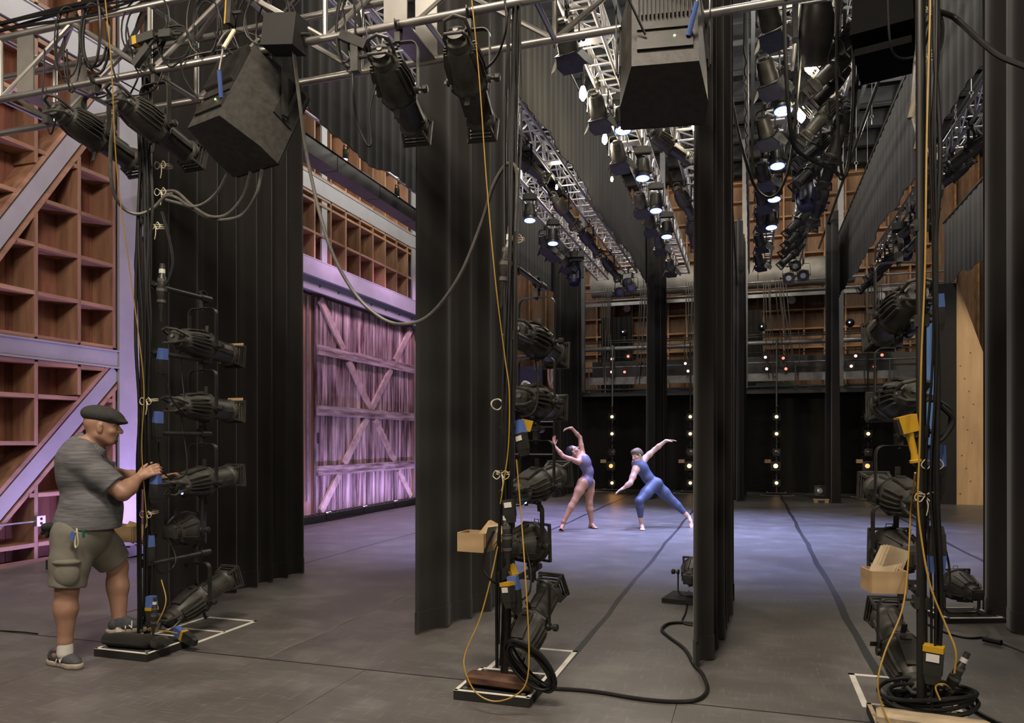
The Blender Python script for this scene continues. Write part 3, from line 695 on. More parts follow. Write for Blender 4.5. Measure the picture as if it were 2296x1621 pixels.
def par_can(p, label, pan=0, tilt=0, up=True, group=None, clamp=True, glass=None, snout=True):
    t = thing('par_spot', label, 'stage light', p, R(pan), group)
    h = put('housing', shared('par_housing', lambda b: b.lathe([(-.19, .035), (-.185, .058), (-.13, .062), (-.12, .085), (-.06, .108), (.0, .125), (.05, .128), (.055, .138), (.085, .138), (.09, .128)], n=22), M_HOUS), t, None, (R(tilt), 0, 0))
    def ribs(b):
        for k in range(14):
            a = 2 * math.pi * k / 14
            if abs(math.sin(a)) > .25:
                b.beam((math.cos(a) * .084, -.13, math.sin(a) * .084), (math.cos(a) * .125, .0, math.sin(a) * .125), .006, .02, up=(math.cos(a), 0, math.sin(a)))
    tag(put('heat_ribs', shared('heat_ribs', ribs, M_HOUS), h), kind='stuff')
    put('lamp_box', shared('lamp_box', lambda b: (b.box((0, -.17, 0), (.10, .08, .085)), b.box((0, -.215, 0), (.07, .02, .06))), M_HOUS), h)
    put('lens', shared('par_lens:%s' % (glass or M_GLASS).name, lambda b: b.lathe([(.07, .112), (.085, .095), (.092, .05), (.094, .004)], n=20), glass or M_GLASS), h)
    put('gel_frame', shared('gel_frame', lambda b: (b.box((0, .10, .12), (.25, .02, .015)), b.box((0, .10, -.12), (.25, .02, .015)), b.box((.12, .10, 0), (.015, .02, .24)), b.box((-.12, .10, 0), (.015, .02, .24)), b.tube([(-.02, .10, .125), (-.02, .10, .15), (.02, .10, .15), (.02, .10, .125)], .003, 6)), M_HOUS), h)
    me = word_mesh('w750', '750', .028, M_LETTER); put('lettering', me, h, (-.0515, -.17, .02), (R(90), 0, R(-90)))
    finish(t, .15, .27 if up else .215, up, clamp)
    return t

def fresnel(p, label, pan=0, tilt=-60, group=None, lit=False, k=1.0):
    t = thing('fresnel_lantern', label, 'stage light', p, R(pan), group)
    h = put('housing', shared('fresnel_housing', lambda b: (b.lathe([(-.17, .05), (-.165, .085), (-.11, .098), (-.02, .10), (.0, .108), (.08, .108), (.085, .10)], n=16), b.box((0, -.05, .1), (.11, .16, .03)), b.box((0, -.18, 0), (.08, .03, .08))), M_HOUS), t, None, (R(tilt), 0, 0))
    put('vent', shared('fresnel_vent', lambda b: [b.box((0, -.10 + .03 * j, .118), (.08, .012, .012)) for j in range(4)], M_BLK), h)['kind'] = 'stuff'
    put('lens', shared('fresnel_lens', lambda b: b.lathe([(.07, .092), (.088, .07), (.094, .01)], n=16), M_GLASSL), h)
    def flap(b, w0, w1, l): b.add([(-w0 / 2, 0, -.002), (w0 / 2, 0, -.002), (w1 / 2, l * .55, -.002), (w1 / 2 * .72, l, -.002), (-w1 / 2 * .72, l, -.002), (-w1 / 2, l * .55, -.002)] + [(-w0 / 2, 0, .002), (w0 / 2, 0, .002), (w1 / 2, l * .55, .002), (w1 / 2 * .72, l, .002), (-w1 / 2 * .72, l, .002), (-w1 / 2, l * .55, .002)],
                                 [(5, 4, 3, 2, 1, 0), (6, 7, 8, 9, 10, 11)] + [(i, (i + 1) % 6, 6 + (i + 1) % 6, 6 + i) for i in range(6)])
    put('frame_ring', shared('frame_ring', lambda b: (b.box((0, .092, .115), (.24, .012, .012)), b.box((0, .092, -.115), (.24, .012, .012)), b.box((.115, .092, 0), (.012, .012, .24)), b.box((-.115, .092, 0), (.012, .012, .24))), M_BLK), h)
    big = shared('barn_door:big', lambda b: flap(b, .22, .30, .24), M_FLAP); sm = shared('barn_door:small', lambda b: flap(b, .19, .19, .19), M_FLAP)
    put('barn_door', big, h, (0, .095, .115), (R(38), 0, 0)); put('barn_door', big, h, (0, .095, -.115), (R(-30), R(180), 0))
    put('barn_door', sm, h, (.115, .095, 0), Euler((0, R(90), R(-36)))); put('barn_door', sm, h, (-.115, .095, 0), Euler((0, R(-90), R(36))))
    finish(t, .135, .27, True, True)
    return t

def led_par(p, label, pan=0, tilt=-99, group=None, lit=True):
    t = thing('led_par', label, 'stage light', p, R(pan), group)
    h = put('housing', shared('led_housing', lambda b: b.lathe([(-.17, .06), (-.165, .095), (-.05, .10), (-.045, .108), (.05, .108), (.055, .10), (.09, .108), (.10, .112), (.12, .112), (.121, .10)], n=24), M_BLK), t, None, (R(tilt), 0, 0))
    tag(put('cooling_ribs', shared('led_ribs', lambda b: [b.box((.107 * math.cos(a), .0, .107 * math.sin(a)), (.012, .09, .005), rot=(0, -a, 0)) for a in np.linspace(0, 2 * math.pi, 25)[:-1]], M_BLK), h), kind='stuff')
    if lit:
        put('lens_rim', shared('led_rim', lambda b: b.lathe([(.119, .102), (.124, .102), (.124, .09), (.119, .09)], n=24, caps=False), M_E_LEDB), h)
        ln = put('lens', shared('led_lens', lambda b: b.cyl((0, .117, 0), (0, .119, 0), .092, n=20), M_E_LEDB), h)
        ds = shared('led_diode', lambda b: b.cyl((0, 0, 0), (0, .004, 0), .0165, n=10), M_E_LED)
        for (n, r) in ((1, 0), (6, .038), (12, .074)):
            for k in range(n): put('diode', ds, h, (r * math.cos(2 * math.pi * k / n), .119, r * math.sin(2 * math.pi * k / n)))
    else:
        put('lens', shared('led_lens_off', lambda b: b.cyl((0, .112, 0), (0, .118, 0), .10, n=20), M_BLUELENS), h)
    put('power_base', shared('power_base', lambda b: (b.box((0, 0, .30), (.26, .11, .08)), b.box((0, 0, .35), (.18, .08, .03))), M_BLK), t)
    yk = put('yoke', shared('led_yoke', lambda b: (b.box((-.125, 0, .12), (.02, .07, .30)), b.box((.125, 0, .12), (.02, .07, .30)), b.box((0, 0, .262), (.27, .08, .02))), M_BLK), t)
    put('clamp', shared('clamp', clamp_fn, M_BLK), t, (0, 0, .36))
    return t

def moving_head(p, label, pan=0, tilt=-70, group=None):
    t = thing('moving_head', label, 'stage light', p, R(pan), group)
    h = put('head', shared('moving_head_body', lambda b: (b.lathe([(-.24, .07), (-.23, .12), (-.12, .155), (.05, .16), (.16, .14), (.24, .115), (.26, .118), (.28, .118)], n=20), b.box((0, -.05, .10), (.22, .2, .08))), M_NAVY), t, None, (R(tilt), 0, 0))
    put('lens_ring', shared('moving_ring', lambda b: b.lathe([(.27, .118), (.30, .118), (.30, .098), (.27, .095)], n=24, caps=False), M_HOUS), h)
    put('lens', shared('moving_lens', lambda b: b.lathe([(.268, .097), (.28, .06), (.284, .005)], n=20), M_GLASS), h)
    put('yoke', shared('moving_yoke', lambda b: (b.box((-.19, 0, .14), (.05, .12, .40)), b.box((.19, 0, .14), (.05, .12, .40)), b.box((0, 0, .36), (.42, .16, .06))), M_BLK), t)
    put('base_box', shared('moving_base', lambda b: (b.box((0, 0, .46), (.44, .34, .13)), b.box((0, 0, .535), (.30, .2, .03))), M_BLK), t)
    for s in (-1, 1): put('clamp', shared('clamp', clamp_fn, M_BLK), t, (s * .13, 0, .55))
    return t

def work_lamp(p, label, sz=1.0, power=None, xc=None):
    t = thing('work_lamp', label, 'lamp', p)
    MB().lathe([(-.05 * sz, .018 * sz), (.0, .034 * sz), (.05 * sz, .034 * sz), (.085 * sz, .012)], axis=(0, 0, -1), n=12).build('bulb', M_E_BULB, t)
    MB().lathe([(.04 * sz, .02), (.10 * sz, .022), (.12 * sz, .03), (.17 * sz, .03)], axis=(0, 0, 1), n=10).build('socket', M_BLK, t)
    dx = (xc - p[0]) if xc is not None else 0
    MB().tube([(0, 0, .16 * sz), (dx * .3, 0, 6.02 - p[2] + .02), (dx, 0, 6.03 - p[2])], .007, 6).build('lead', M_RUB, t)
    if power:
        l = lamp('POINT', 'glow', (0, 0, -.15), None, power, WARM, 0.06); l.parent = t
    return t

# ------------------------------------------------ lanterns hung on the near truss
NEAR = 'ellipsoidals on the near truss'
for k, (x, y, Y, tl, pan, txt) in enumerate(((215, 305, 4.19, -13, -4, 'leftmost of the four, before the timber shelving'), (348, 285, 4.19, -14, -4, 'second from the left, beside the speaker'), (893, 205, 4.19, -17, 6, 'third from the left, beside the black border'), (1052, 180, 4.19, -24, 6, 'rightmost of the four, before the leg curtain'))):
    ellipsoidal(at_Y(x, y, Y), 'black ellipsoidal spot under the near truss, ' + txt, pan, tl, group=NEAR)

# speakers
def speaker(p, pan, tilt, label, window, sc_=1.0):
    t = thing('loudspeaker', label, 'speaker', p, R(pan))
    w, d, h = .47 * sc_, .44 * sc_, .62 * sc_
    body = MB()
    pro = [(-w / 2, -d * .32, ), (w / 2, -d * .32), (w / 2, d * .5), (-w / 2, d * .5)]
    vs = []
    for z in (-h / 2, h / 2): vs += [(-w * .36, -d * .5, z), (w * .36, -d * .5, z), (w / 2, d * .12, z), (w / 2, d * .5, z), (-w / 2, d * .5, z), (-w / 2, d * .12, z)]
    body.add(vs, [(5, 4, 3, 2, 1, 0), (6, 7, 8, 9, 10, 11)] + [(i, (i + 1) % 6, 6 + (i + 1) % 6, 6 + i) for i in range(6)])
    sp = mat('speaker_paint', (0.033, 0.031, 0.027), 0.55, vary=0.4, scale=(22, 22, 22), bump=0.2) if 'speaker_paint' not in MATS else MATS['speaker_paint']
    e = (R(tilt), 0, 0)
    c = body.build('cabinet', sp, t, None, e)
    rib = shared('heatsink_fin', lambda b: b.box((0, 0, 0), (.007, .03, .30)), M_BLK)
    MB().box((0, -d * .5 - .006, .10), (w * .60, .012, .36)).build('rear_plate', M_BLK, c)
    for k in range(14): put('heatsink_fin', rib, c, (-.14 + .28 * k / 13, -d * .5 - .025, .14))
    MB().box((0, -d * .5 - .008, -.17), (w * .6, .016, .10)).build('input_plate', M_BLK, c)
    MB().cyl((.05, -d * .5 - .017, -.15), (.05, -d * .5 - .022, -.15), .006, n=8).build('indicator', M_E_GRN, c)
    MB().box((0, d * .5 + .012, 0), (w * .96, .02, h * .96)).build('grille', M_MATT, c)
    for s in (-1, 1):
        MB().box((s * (w / 2 + .002), .12, .12), (.012, .16, .30)).build('handle_cup', M_MATT, c)
        MB().strap([(s * (w / 2 + .014), .12, -.02), (s * (w / 2 + .02), .12, .12), (s * (w / 2 + .014), .12, .26)], .03, .01, (0, 1, 0)).build('handle', M_BLK, c)
    MB().strap([(-w / 2 - .025, .1, -.05), (-w / 2 - .025, .1, h / 2 + .12), (w / 2 + .025, .1, h / 2 + .12), (w / 2 + .025, .1, -.05)], .05, .008, (0, 1, 0)).build('bracket', M_BLK, t)
    MB().box((0, .1, h / 2 + .16), (.06, .06, .08)).build('bracket_clamp', M_BLK, t)
    MB().cyl((.12, -d * .5 - .02, -.16), (.16, -d * .5 - .12, -.05), .014, n=8).build('blue_plug', M_BLUEP, c)
    MB().tube(spline([(.16, -d * .5 - .12, -.05), (.14, -d * .5 - .16, .12), (.0, -d * .5 - .14, .22), (.02, -d * .5 - .10, .4), (.06, 0, .6)]), .007, 6).build('signal_lead', M_RUBG, c)
    MB().tube(spline([(-.1, -d * .5 - .03, -.14), (-.2, -d * .5 - .16, .0), (-.3, -d * .5 - .16, .2), (-.1, -.2, .42), (.0, 0, .6)]), .007, 6).build('power_lead', M_RUB, c)
    MB().tube(spline([(.16, -d * .5 - .16, .10), (.12, -d * .5 - .14, .3)]), .013, 8).build('tape_wrap', M_CORD, c)
    return t
speaker(at_Y(555, 252, 4.25), -16, -26, 'black loudspeaker hung from the near truss before the broad left leg', False)
speaker(at_Y(1487, 118, 4.25), 8, -20, 'black loudspeaker hung overhead in front of the narrow leg right of center', True, 1.02)

# ------------------------------------------------ rows over the stage: each hooks on to a truss chord
def hang(pts, X, Z): return [Vector((X, at_Z(x, y, Z).y, Z)) for x, y in pts]
def ends(k, n): return 'nearest' if k == 0 else 'farthest' if k == n - 1 else ORD[k]
for k, p in enumerate(hang(((1404, 272), (1443, 383), (1469, 458), (1492, 518)), -1.54, 5.54)):
    led_par(p, 'lit LED par under the truss left of the hanging speaker, %s of four' % ends(k, 4), pan=10, tilt=-99, group='lit LED pars, middle row')
for k, p in enumerate(hang(((1190, 480), (1244, 533)), -3.75, 5.54)):
    led_par(p, 'lit LED par just right of the center boom, %s of two' % ('nearer' if k == 0 else 'farther'), pan=15, tilt=-99, group='lit LED pars, left row')
for k, p in enumerate(hang(((1764, 228), (1740, 356), (1736, 432), (1730, 497)), .37, 5.60)):
    led_par(p, 'lit LED par in the right hanging column, %s of four' % ends(k, 4), pan=5, tilt=-101, group='lit LED pars, right row')
for k, p in enumerate(hang(((1296, 92), (1352, 245), (1391, 345), (1434, 455), (1459, 500), (1476, 545), (1497, 597)), -1.82, 5.64)):
    fresnel(p, 'black barn-door lantern beside the lit LED pars, %s of seven' % ends(k, 7), pan=-8, tilt=-52, group='barn-door lanterns, middle row')
for k, p in enumerate(hang(((1712, 48), (1734, 165), (1722, 290), (1716, 390), (1708, 445), (1705, 490), (1703, 540), (1702, 584)), .19, 5.69)):
    fresnel(p, 'black barn-door lantern in the right hanging column, %s of eight' % ends(k, 8), pan=-25, tilt=-50, group='barn-door lanterns, right column')
for k, p in enumerate(hang(((1208, 545), (1262, 588), (1222, 560)), -4.1, 5.64)):
    fresnel(p, 'barn-door lantern among the LED pars right of the center boom, %s' % ('nearest', 'farthest', 'middle')[k], pan=-15, tilt=-55, group='barn-door lanterns, left row')
for k, p in enumerate(hang(((1890, 95), (1872, 150), (1862, 195), (1846, 262), (1838, 330), (1822, 385), (1812, 492), (1800, 520), (1792, 545), (1778, 570)), .90, 5.70)):
    ellipsoidal(p, 'ellipsoidal in the crowded right-hand row, %s of ten' % ends(k, 10), pan=104 + 6 * (k % 3), tilt=-40 - 3 * (k % 4), group='ellipsoidals, right row', num=False)
for k, p in enumerate(hang(((1850, 300), (1848, 365), (1815, 455), (1830, 470)), 1.16, 5.70)):
    ellipsoidal(p, 'ellipsoidal turned downwards in the right-hand row, %s of four' % ends(k, 4), pan=30, tilt=-60, group='ellipsoidals turned down, right row', num=False)
for k, p in enumerate(hang(((1278, 470), (1325, 540), (1367, 600)), -3.17, 5.60)):
    ellipsoidal(p, 'ellipsoidal under the truss left of the wide border, %s of three' % ends(k, 3), pan=-30, tilt=-35, group='ellipsoidals, left bar', num=False)
ellipsoidal(hang(((1190, 368),), -3.17, 5.6)[0], 'ellipsoidal peeping out right of the center boom pole, high up', pan=-40, tilt=-25, num=False)
for k, p in enumerate(hang(((1500, 326), (1532, 455), (1543, 520)), -1.08, 5.60)):
    ellipsoidal(p, 'ellipsoidal between the hanging speaker and the narrow leg, %s of three' % ends(k, 3), pan=-48 + 20 * k, tilt=-24 - 14 * k, group='ellipsoidals beside the narrow leg', num=False)
moving_head(hang(((1284, 618),), -3.93, 5.37)[0], 'dark blue moving-head light left of the wide border, lens up', pan=10, tilt=72, group='moving heads')
moving_head(hang(((1806, 440),), .86, 5.47)[0], 'dark blue moving-head light in the right-hand row, lens up', pan=0, tilt=72, group='moving heads')
moving_head(hang(((2030, 560),), 2.97, 5.37)[0], 'dark blue moving-head light beside the right boom pole, lens up', pan=-10, tilt=68, group='moving heads')
mh = moving_head(hang(((1826, 70),), .60, 5.42)[0], 'black round-backed moving light high at the top of the right-hand row', pan=0, tilt=-60, group='moving heads')
for ch in mh.children:
    if ch.name.startswith('head'): ch.data = ch.data.copy(); ch.data.materials[0] = M_BLK
for k, p in enumerate(hang(((2150, 340), (2128, 395), (2070, 508), (1998, 585), (1985, 605), (2012, 628)), 2.97, 5.6)):
    ellipsoidal(p, 'ellipsoidal on the distant truss by the right boom, %s of six' % ends(k, 6), pan=60, tilt=-30, group='ellipsoidals, right distant truss', num=False)
for k, (x, y, z) in enumerate(((-3.22, 19.3, 5.35), (-2.9, 19.2, 5.42), (-3.05, 19.5, 5.62))):
    par_can((x, y, z), 'par with a blue lens at the far end of the truss, %s of three' % ('left', 'right', 'top')[k], pan=170, tilt=-10, group='blue-lensed pars', glass=M_BLUELENS)
for k, (x, y, z) in enumerate(((.88, 19.0, 5.40), (1.2, 19.0, 5.44), (1.04, 19.2, 5.72))):
    par_can((x, y, z), 'shiny par at the far end of the right row, %s of three' % ('left', 'right', 'top')[k], pan=170, tilt=-20, group='far-end pars', glass=M_GLASSL)
for k, (x, y, xc, s) in enumerate(((1243, 76, -1.87, 1.0), (1307, 206, -1.87, 1.3), (1356, 309, -1.87, 1.1), (1372, 400, -1.87, .6), (1248, 418, -3.2, .6), (1816, 139, .90, 1.5), (1797, 253, .90, 1.4), (1557, 279, -.78, 1.0))):
    work_lamp(at_Z(x, y, 5.50 if k in (5, 6) else 5.86), 'bare bright work bulb overhead, ' + ('nearest on the wide border', 'biggest beside the wide border', 'third along the wide border', 'small one under the first LED par', 'small one left among the trusses', 'upper one in the right cluster', 'lower one in the right cluster', 'beside the narrow leg')[k], s, 14 if s >= 1 else 5, xc)

# ================================================================== LIGHTING BOOMS
def boom(x, y, label, top, lean=0.0, arms=(), plate=.46, blk='oak'):
    t = thing('lighting_boom', label, 'lighting stand', (x, y, 0))
    MB().box((0, -.01, .028), (plate, plate, .05)).build('base_plate', M_MATT, t)
    e = plate / 2 - .012
    for (c, s) in (((-e, -.01), (.022, plate)), ((e, -.01), (.022, plate)), ((0, -.01 - e), (plate, .022)), ((0, -.01 + e), (plate, .022))):
        MB().box((c[0], c[1], .0545), (s[0], s[1], .003)).build('edge_tape', M_WTAPE if blk != 'pale' else M_PALEW, t)
    for sx in (-1, 1):
        for sy in (-1, 1): MB().cyl((sx * (e - .04), sy * (e - .04) - .01, .053), (sx * (e - .04), sy * (e - .04) - .01, .060), .014, n=8).build('bolt', M_GREY, t)
    MB().cyl((0, 0, .05), (0, 0, .09), .04, n=14).build('flange', M_BLK, t)
    MB().cyl((0, 0, .05), (lean, 0, top), .024, n=14).build('pole', M_POLE, t)
    for z in arms:
        xx = lean * z / top
        MB().box((xx, .02, z), (.07, .08, .06)).cyl((xx - .05, .0, z), (xx + .05, 0, z), .012, n=8).build('arm_clamp', M_BLK, t)
        a = MB().cyl((xx + .035, .01, z), (xx + .035, .56, z), .017, n=10).build('side_arm', M_BLK, t)
        MB().cyl((xx + .035, .50, z), (xx + .035, .60, z), .026, n=12).build('arm_end', M_BLK, a)
    return t
B1, B2, B3 = (-4.12, 4.29), (-1.41, 4.25), (.838, 4.29)
AH = .36   # side arm above pivot
def piv(px, py, b, dx=.05, arm=.55):   # the point where a lantern hangs, arm's length upstage of the pole
    return at_Y(px, py, b[1] + arm)
L1 = [at_Y(455, y, B1[1] + .55) for y in (777, 915, 1080)] + [at_Y(412, 1187, B1[1] + .48), at_Y(443, 1345, B1[1] + .55)]
L2 = [at_Y(1203, y, B2[1] + .55) for y in (768, 902, 1088)] + [at_Y(1180, 1218, B2[1] + .50), at_Y(1193, 1400, B2[1] + .50)]
L3 = [at_Y(2015, y, B3[1] + .50) for y in (705, 895, 1115)] + [at_Y(2014, 1238, B3[1] + .5), at_Y(2022, 1462, B3[1] + .45)]
def armz(L): return [p.z + .375 for p in L]
boom(*B1, 'left lighting boom with the man standing at it', 4.6, lean=.02, arms=armz(L1))
boom(*B2, 'center lighting boom with a coiled cable at its foot', 6.4, lean=.12, arms=armz(L2))
boom(*B3, 'right lighting boom with a yellow switch box on its pole', 6.4, lean=-.01, arms=armz(L3), blk='pale')
for bi, (L, side, tl) in enumerate(((L1, 'left', (-6, -2, 5, 0, 20)), (L2, 'center', (-7, -3, 9, 0, 34)), (L3, 'right', (-12, -4, 6, 0, 26)))):
    nm = ('top', 'second', 'third')
    pans = ((0, 0, 0, 12, -6), (-6, -4, -10, -30, -12), (8, 4, 12, 20, 8))[bi]
    for k in range(3):
        ellipsoidal(L[k], 'black ellipsoidal on the %s boom, %s from the top%s' % (side, ('first', 'second', 'third')[k], (', held by the man' if bi == 0 and k == 2 else '')), pans[k], tl[k], group='boom ellipsoidals', paper=M_CARD if k < 2 and bi == 0 else None, ind=(k == 2 and bi < 2))
    par_can(L[3], 'round black par fourth down on the %s boom, above the shin light' % side, pans[3], 2, group='boom pars')
    ellipsoidal(L[4], 'black ellipsoidal shin light lowest on the %s boom, tilted up' % side, pans[4], tl[4], group='boom shin lights')
# floor marks of white tape
def outline(x0, x1, y0, y1, w=.035):
    for k, (a, b) in enumerate((((x0, y0), (x0 + w, y1)), ((x1 - w, y0), (x1, y1)), ((x0, y1 - w), (x1, y1)))):
        MB().span((*a, 0), (*b, .0022)).build('floor_tape', M_WTAPE, floor)
outline(-4.42, -3.90, 4.56, 5.26); outline(-1.66, -1.17, 4.51, 5.20); outline(.60, 1.12, 4.6, 5.24)
MB().span((-4.40, 4.86, 0), (-3.92, 4.885, .0022)).build('floor_tape', M_WTAPE, floor)
# weights on the plates
def block(c, s, rz, m, label, cat, name):
    b = MB(); n = 10; pts = []
    prof = [(-s[0] / 2, .8), (-s[0] / 2 + .02, 1.0), (s[0] / 2 - .02, 1.0), (s[0] / 2, .85)]
    b.lathe([(t, s[1] / 2 * r) for t, r in prof], axis=(1, 0, 0), n=8)
    b.v = [(x, y, z * s[2] / s[1]) for x, y, z in b.v]
    o = b.build(name, m, None, c, (0, 0, R(rz))); return tag(o, label, cat)
o = block((B2[0] + .02, B2[1] - .13, .098), (.40, .12, .085), -4, M_OLDW, 'dark worn wooden block lying on the center boom base', 'block', 'wooden_weight')
o = block((B3[0] + .02, B3[1] - .13, .098), (.50, .14, .085), -6, M_PALEW, 'pale worn wooden block lying on the right boom base', 'block', 'wooden_weight')
sb = MB(); pr = [(-.25, .02), (-.235, .055), (-.12, .062), (.0, .058), (.1, .062), (.13, .05), (.15, .03), (.17, .05), (.22, .055), (.26, .03)]
sb.lathe(pr, axis=(1, 0, 0), n=14); sb.v = [(x, y * 1.15, z * .8) for x, y, z in sb.v]
o = sb.build('sandbag', M_CURT, None, (B1[0] + .02, B1[1] - .125, .102), (0, 0, R(3))); tag(o, 'black sandbag under the man\'s front shoe on the left boom base', 'sandbag')

# wooden gel boxes
def gelbox(p, rz, label, m=M_PLY):
    t = thing('gel_box', label, 'box', p, R(rz)); w, d, h = .18, .15, .115
    for (c, s) in (((0, -d / 2, 0), (w, .012, h)), ((0, d / 2, 0), (w, .012, h)), ((-w / 2, 0, 0), (.012, d - .012, h)), ((w / 2, 0, 0), (.012, d - .012, h))): MB().box(c, s).build('side_panel', m, t)
    MB().box((0, 0, -h / 2 + .006), (w - .012, d - .012, .012)).build('bottom_panel', m, t)
    MB().box((w / 2 + .06, d / 2 - .02, -.02), (.10, .022, .022)).build('mounting_bar', M_BLK, t)
    return t
def cards(p, rz, n, label, m=M_CARD, tilt=25, k_=1.0):
    for k in range(n):
        o = MB().box((0, 0, .06 * k_), (.12, .004, .13 * k_)).build('gel_frame_card', m)
        o.location = (p[0] + .018 * k, p[1] + .012 * k, p[2] - .05); o.rotation_euler = (R(-14 + 7 * k), R(tilt - 4 * k), R(rz + 4 * k)); tag(o, label % ('front' if k == 0 else ORD[k] + ' one'), 'card', 'colour frames in the gel boxes')
g1 = at_d(285, 1195, 5.55); gelbox(g1, 10, 'wooden gel box behind the man\'s raised knee'); cards(g1, 10, 3, 'brown colour frame card in the box behind the man, %s')
g2 = at_d(1068, 1213, 4.6); gelbox(g2, -6, 'open wooden gel box left of the center boom pole'); cards(g2 + Vector((.04, .02, .04)), -6, 3, 'dark-edged colour frame card in the box on the center boom, %s', M_CARD, 35)
o = MB().box((0, 0, 0), (.006, .10, .10)).build('paper_flap', M_LABEL, None, at_d(1100, 1197, 4.55), (0, R(20), R(-20))); tag(o, 'pale paper flap between the gel box and the center boom pole', 'paper')
g3 = at_d(1982, 1300, 3.98); gelbox(g3, 12, 'wooden gel box on the left side of the right boom'); cards(g3 + Vector((-.02, .0, .075)), 12, 4, 'pale colour frame card in the box on the right boom, %s', M_PALEC, 30, 1.2)
o = MB().box((0, 0, 0), (.05, .12, .10)).build('yellow_notepad', M_YELP, None, at_d(262, 1190, 5.7)); tag(o, 'yellow pad tucked behind the man by the gel box', 'pad')

# breakout boxes with blue or yellow ends
def plugbox(p, ez, label, blue=True, yellow=False, lab=False, k=1.0, rx=0):
    t = thing('power_plug_box', label, 'connector', p); t.rotation_euler = (R(rx), R(ez), R(rnd.uniform(-25, 25))); t.scale = (k, k, k)
    MB().box((0, 0, -.05), (.062, .045, .10), taper=1.1).box((0, 0, -.115), (.045, .035, .04), taper=1.3).build('body', M_BLK, t)
    if blue: MB().box((0, 0, .04), (.066, .05, .08), taper=.85).build('blue_cap', M_BLUEP, t)
    if yellow: MB().box((0, 0, .002 if not blue else -.008), (.070, .054, .022)).build('yellow_band', M_YELP, t)
    if lab: MB().box((0, -.0265, -.03), (.045, .002, .03)).build('paper_label', M_LABEL, t)
    return t
def bx(x, y, d, *a, **k): return plugbox(at_d(x, y, d), *a, **k)
bx(364, 806, 5.35, 6, 'blue-capped connector on the left boom, level with the top ellipsoidal')
bx(354, 948, 5.3, 6, 'blue-capped connector on the left boom at the man\'s face height')
bx(349, 1085, 5.25, 2, 'blue-capped connector beside the man\'s near hand')
bx(335, 1225, 5.3, 2, 'blue-capped connector on the left boom at knee height')
bx(340, 1362, 5.2, -3, 'blue connector with yellow band low on the left boom pole', yellow=True)
bx(410, 1423, 5.35, -70, 'blue and yellow connector lying on the left boom base', yellow=True)
bx(1167, 972, 4.45, -14, 'labelled black connector with blue end below the coiled cord on the center boom', lab=True)
bx(1140, 1120, 4.35, -8, 'labelled black connector by the third lantern of the center boom', blue=False, lab=True)
bx(1137, 1310, 4.3, -10, 'labelled connector with yellow band low on the center boom', blue=False, yellow=True, lab=True)
bx(1153, 1322, 4.34, -8, 'blue-capped connector low on the center boom pole')
bx(1148, 1278, 4.4, 60, 'black connector with yellow stripe jutting right from the center boom', blue=False, yellow=True)
bx(2098, 1045, 3.84, 2, 'large blue-capped connector right of the right boom pole', k=1.35)
bx(2060, 1000, 3.89, 4, 'slim blue-capped connector on the left side of the right boom pole', k=.8)
bx(2100, 1245, 3.79, 0, 'black connector with label at knee height on the right boom', blue=True, lab=True, k=1.1, rx=180)
bx(2094, 1455, 3.75, 2, 'black connector with yellow band low on the right boom', blue=False, yellow=True, lab=True, k=1.3)
bx(2105, 690, 3.98, 0, 'blue-capped connector high on the right boom', k=.9)
# yellow handle switch boxes
def yellow_box(p, ry, label, k=1.0):
    t = thing('yellow_switch_box', label, 'switch', p); t.rotation_euler = (0, R(ry), R(15)); t.scale = (k, k, k)
    MB().box((0, 0, .05), (.10, .07, .11), taper=1.15).build('head', M_YELP, t)
    MB().lathe([(.0, .030), (.05, .024), (.14, .022), (.18, .030), (.185, .042), (.20, .042)], axis=(0, 0, -1), n=10).build('grip', M_YELP, t)
    MB().box((-.06, 0, .05), (.02, .06, .09)).build('socket_face', M_BLK, t)
    MB().cyl((0, 0, -.20), (0, 0, -.30), .016, n=8).build('strain_relief', M_BLK, t)
    return t
yellow_box(at_d(2038, 968, 3.84), -14, 'yellow pistol-shaped connector hanging on the right boom', .8)
yellow_box(at_d(1178, 965, 4.5), 12, 'yellow connector behind the labelled plug on the center boom', .62)

# multi-pin plugs
def multipin(p, rx, label, k=1.0):
    t = thing('multipin_plug', label, 'connector', p); t.rotation_euler = (0, R(rx), 0); t.scale = (k, k, k)
    MB().lathe([(-.20, .012), (-.12, .018), (-.10, .026), (-.02, .028), (0, .036), (.05, .036), (.055, .030), (.12, .030), (.13, .022), (.22, .018)], axis=(0, 0, 1), n=14).build('shell', M_BLK, t)
    for z in (-.06, .02, .09): MB().lathe([(z, .0375 if z == .02 else .031), (z + .02, .0375 if z == .02 else .031)], axis=(0, 0, 1), n=14).build('grip_ring', M_RUBG, t)
    MB().lathe([(.15, .023), (.18, .022)], axis=(0, 0, 1), n=12).build('paper_band', M_LABEL, t)
    return t
multipin(at_d(362, 660, 5.35), 2, 'thick black multi-pin plug high on the left boom')
multipin(at_d(1134, 605, 4.45), 6, 'thick black multi-pin plug high on the center boom', 1.15)
multipin(at_d(2094, 440, 3.89), 2, 'thick black multi-pin plug high on the right boom', 1.2)
multipin(at_d(345, 1385, 5.1), 4, 'black multi-pin plug standing by the left boom foot', .62)
multipin(at_d(1137, 1215, 4.35), -3, 'black multi-pin plug beside the center gel box', .85)
multipin(at_d(2135, 1530, 3.85), 24, 'black and yellow multi-pin plug by the right boom foot', .8)

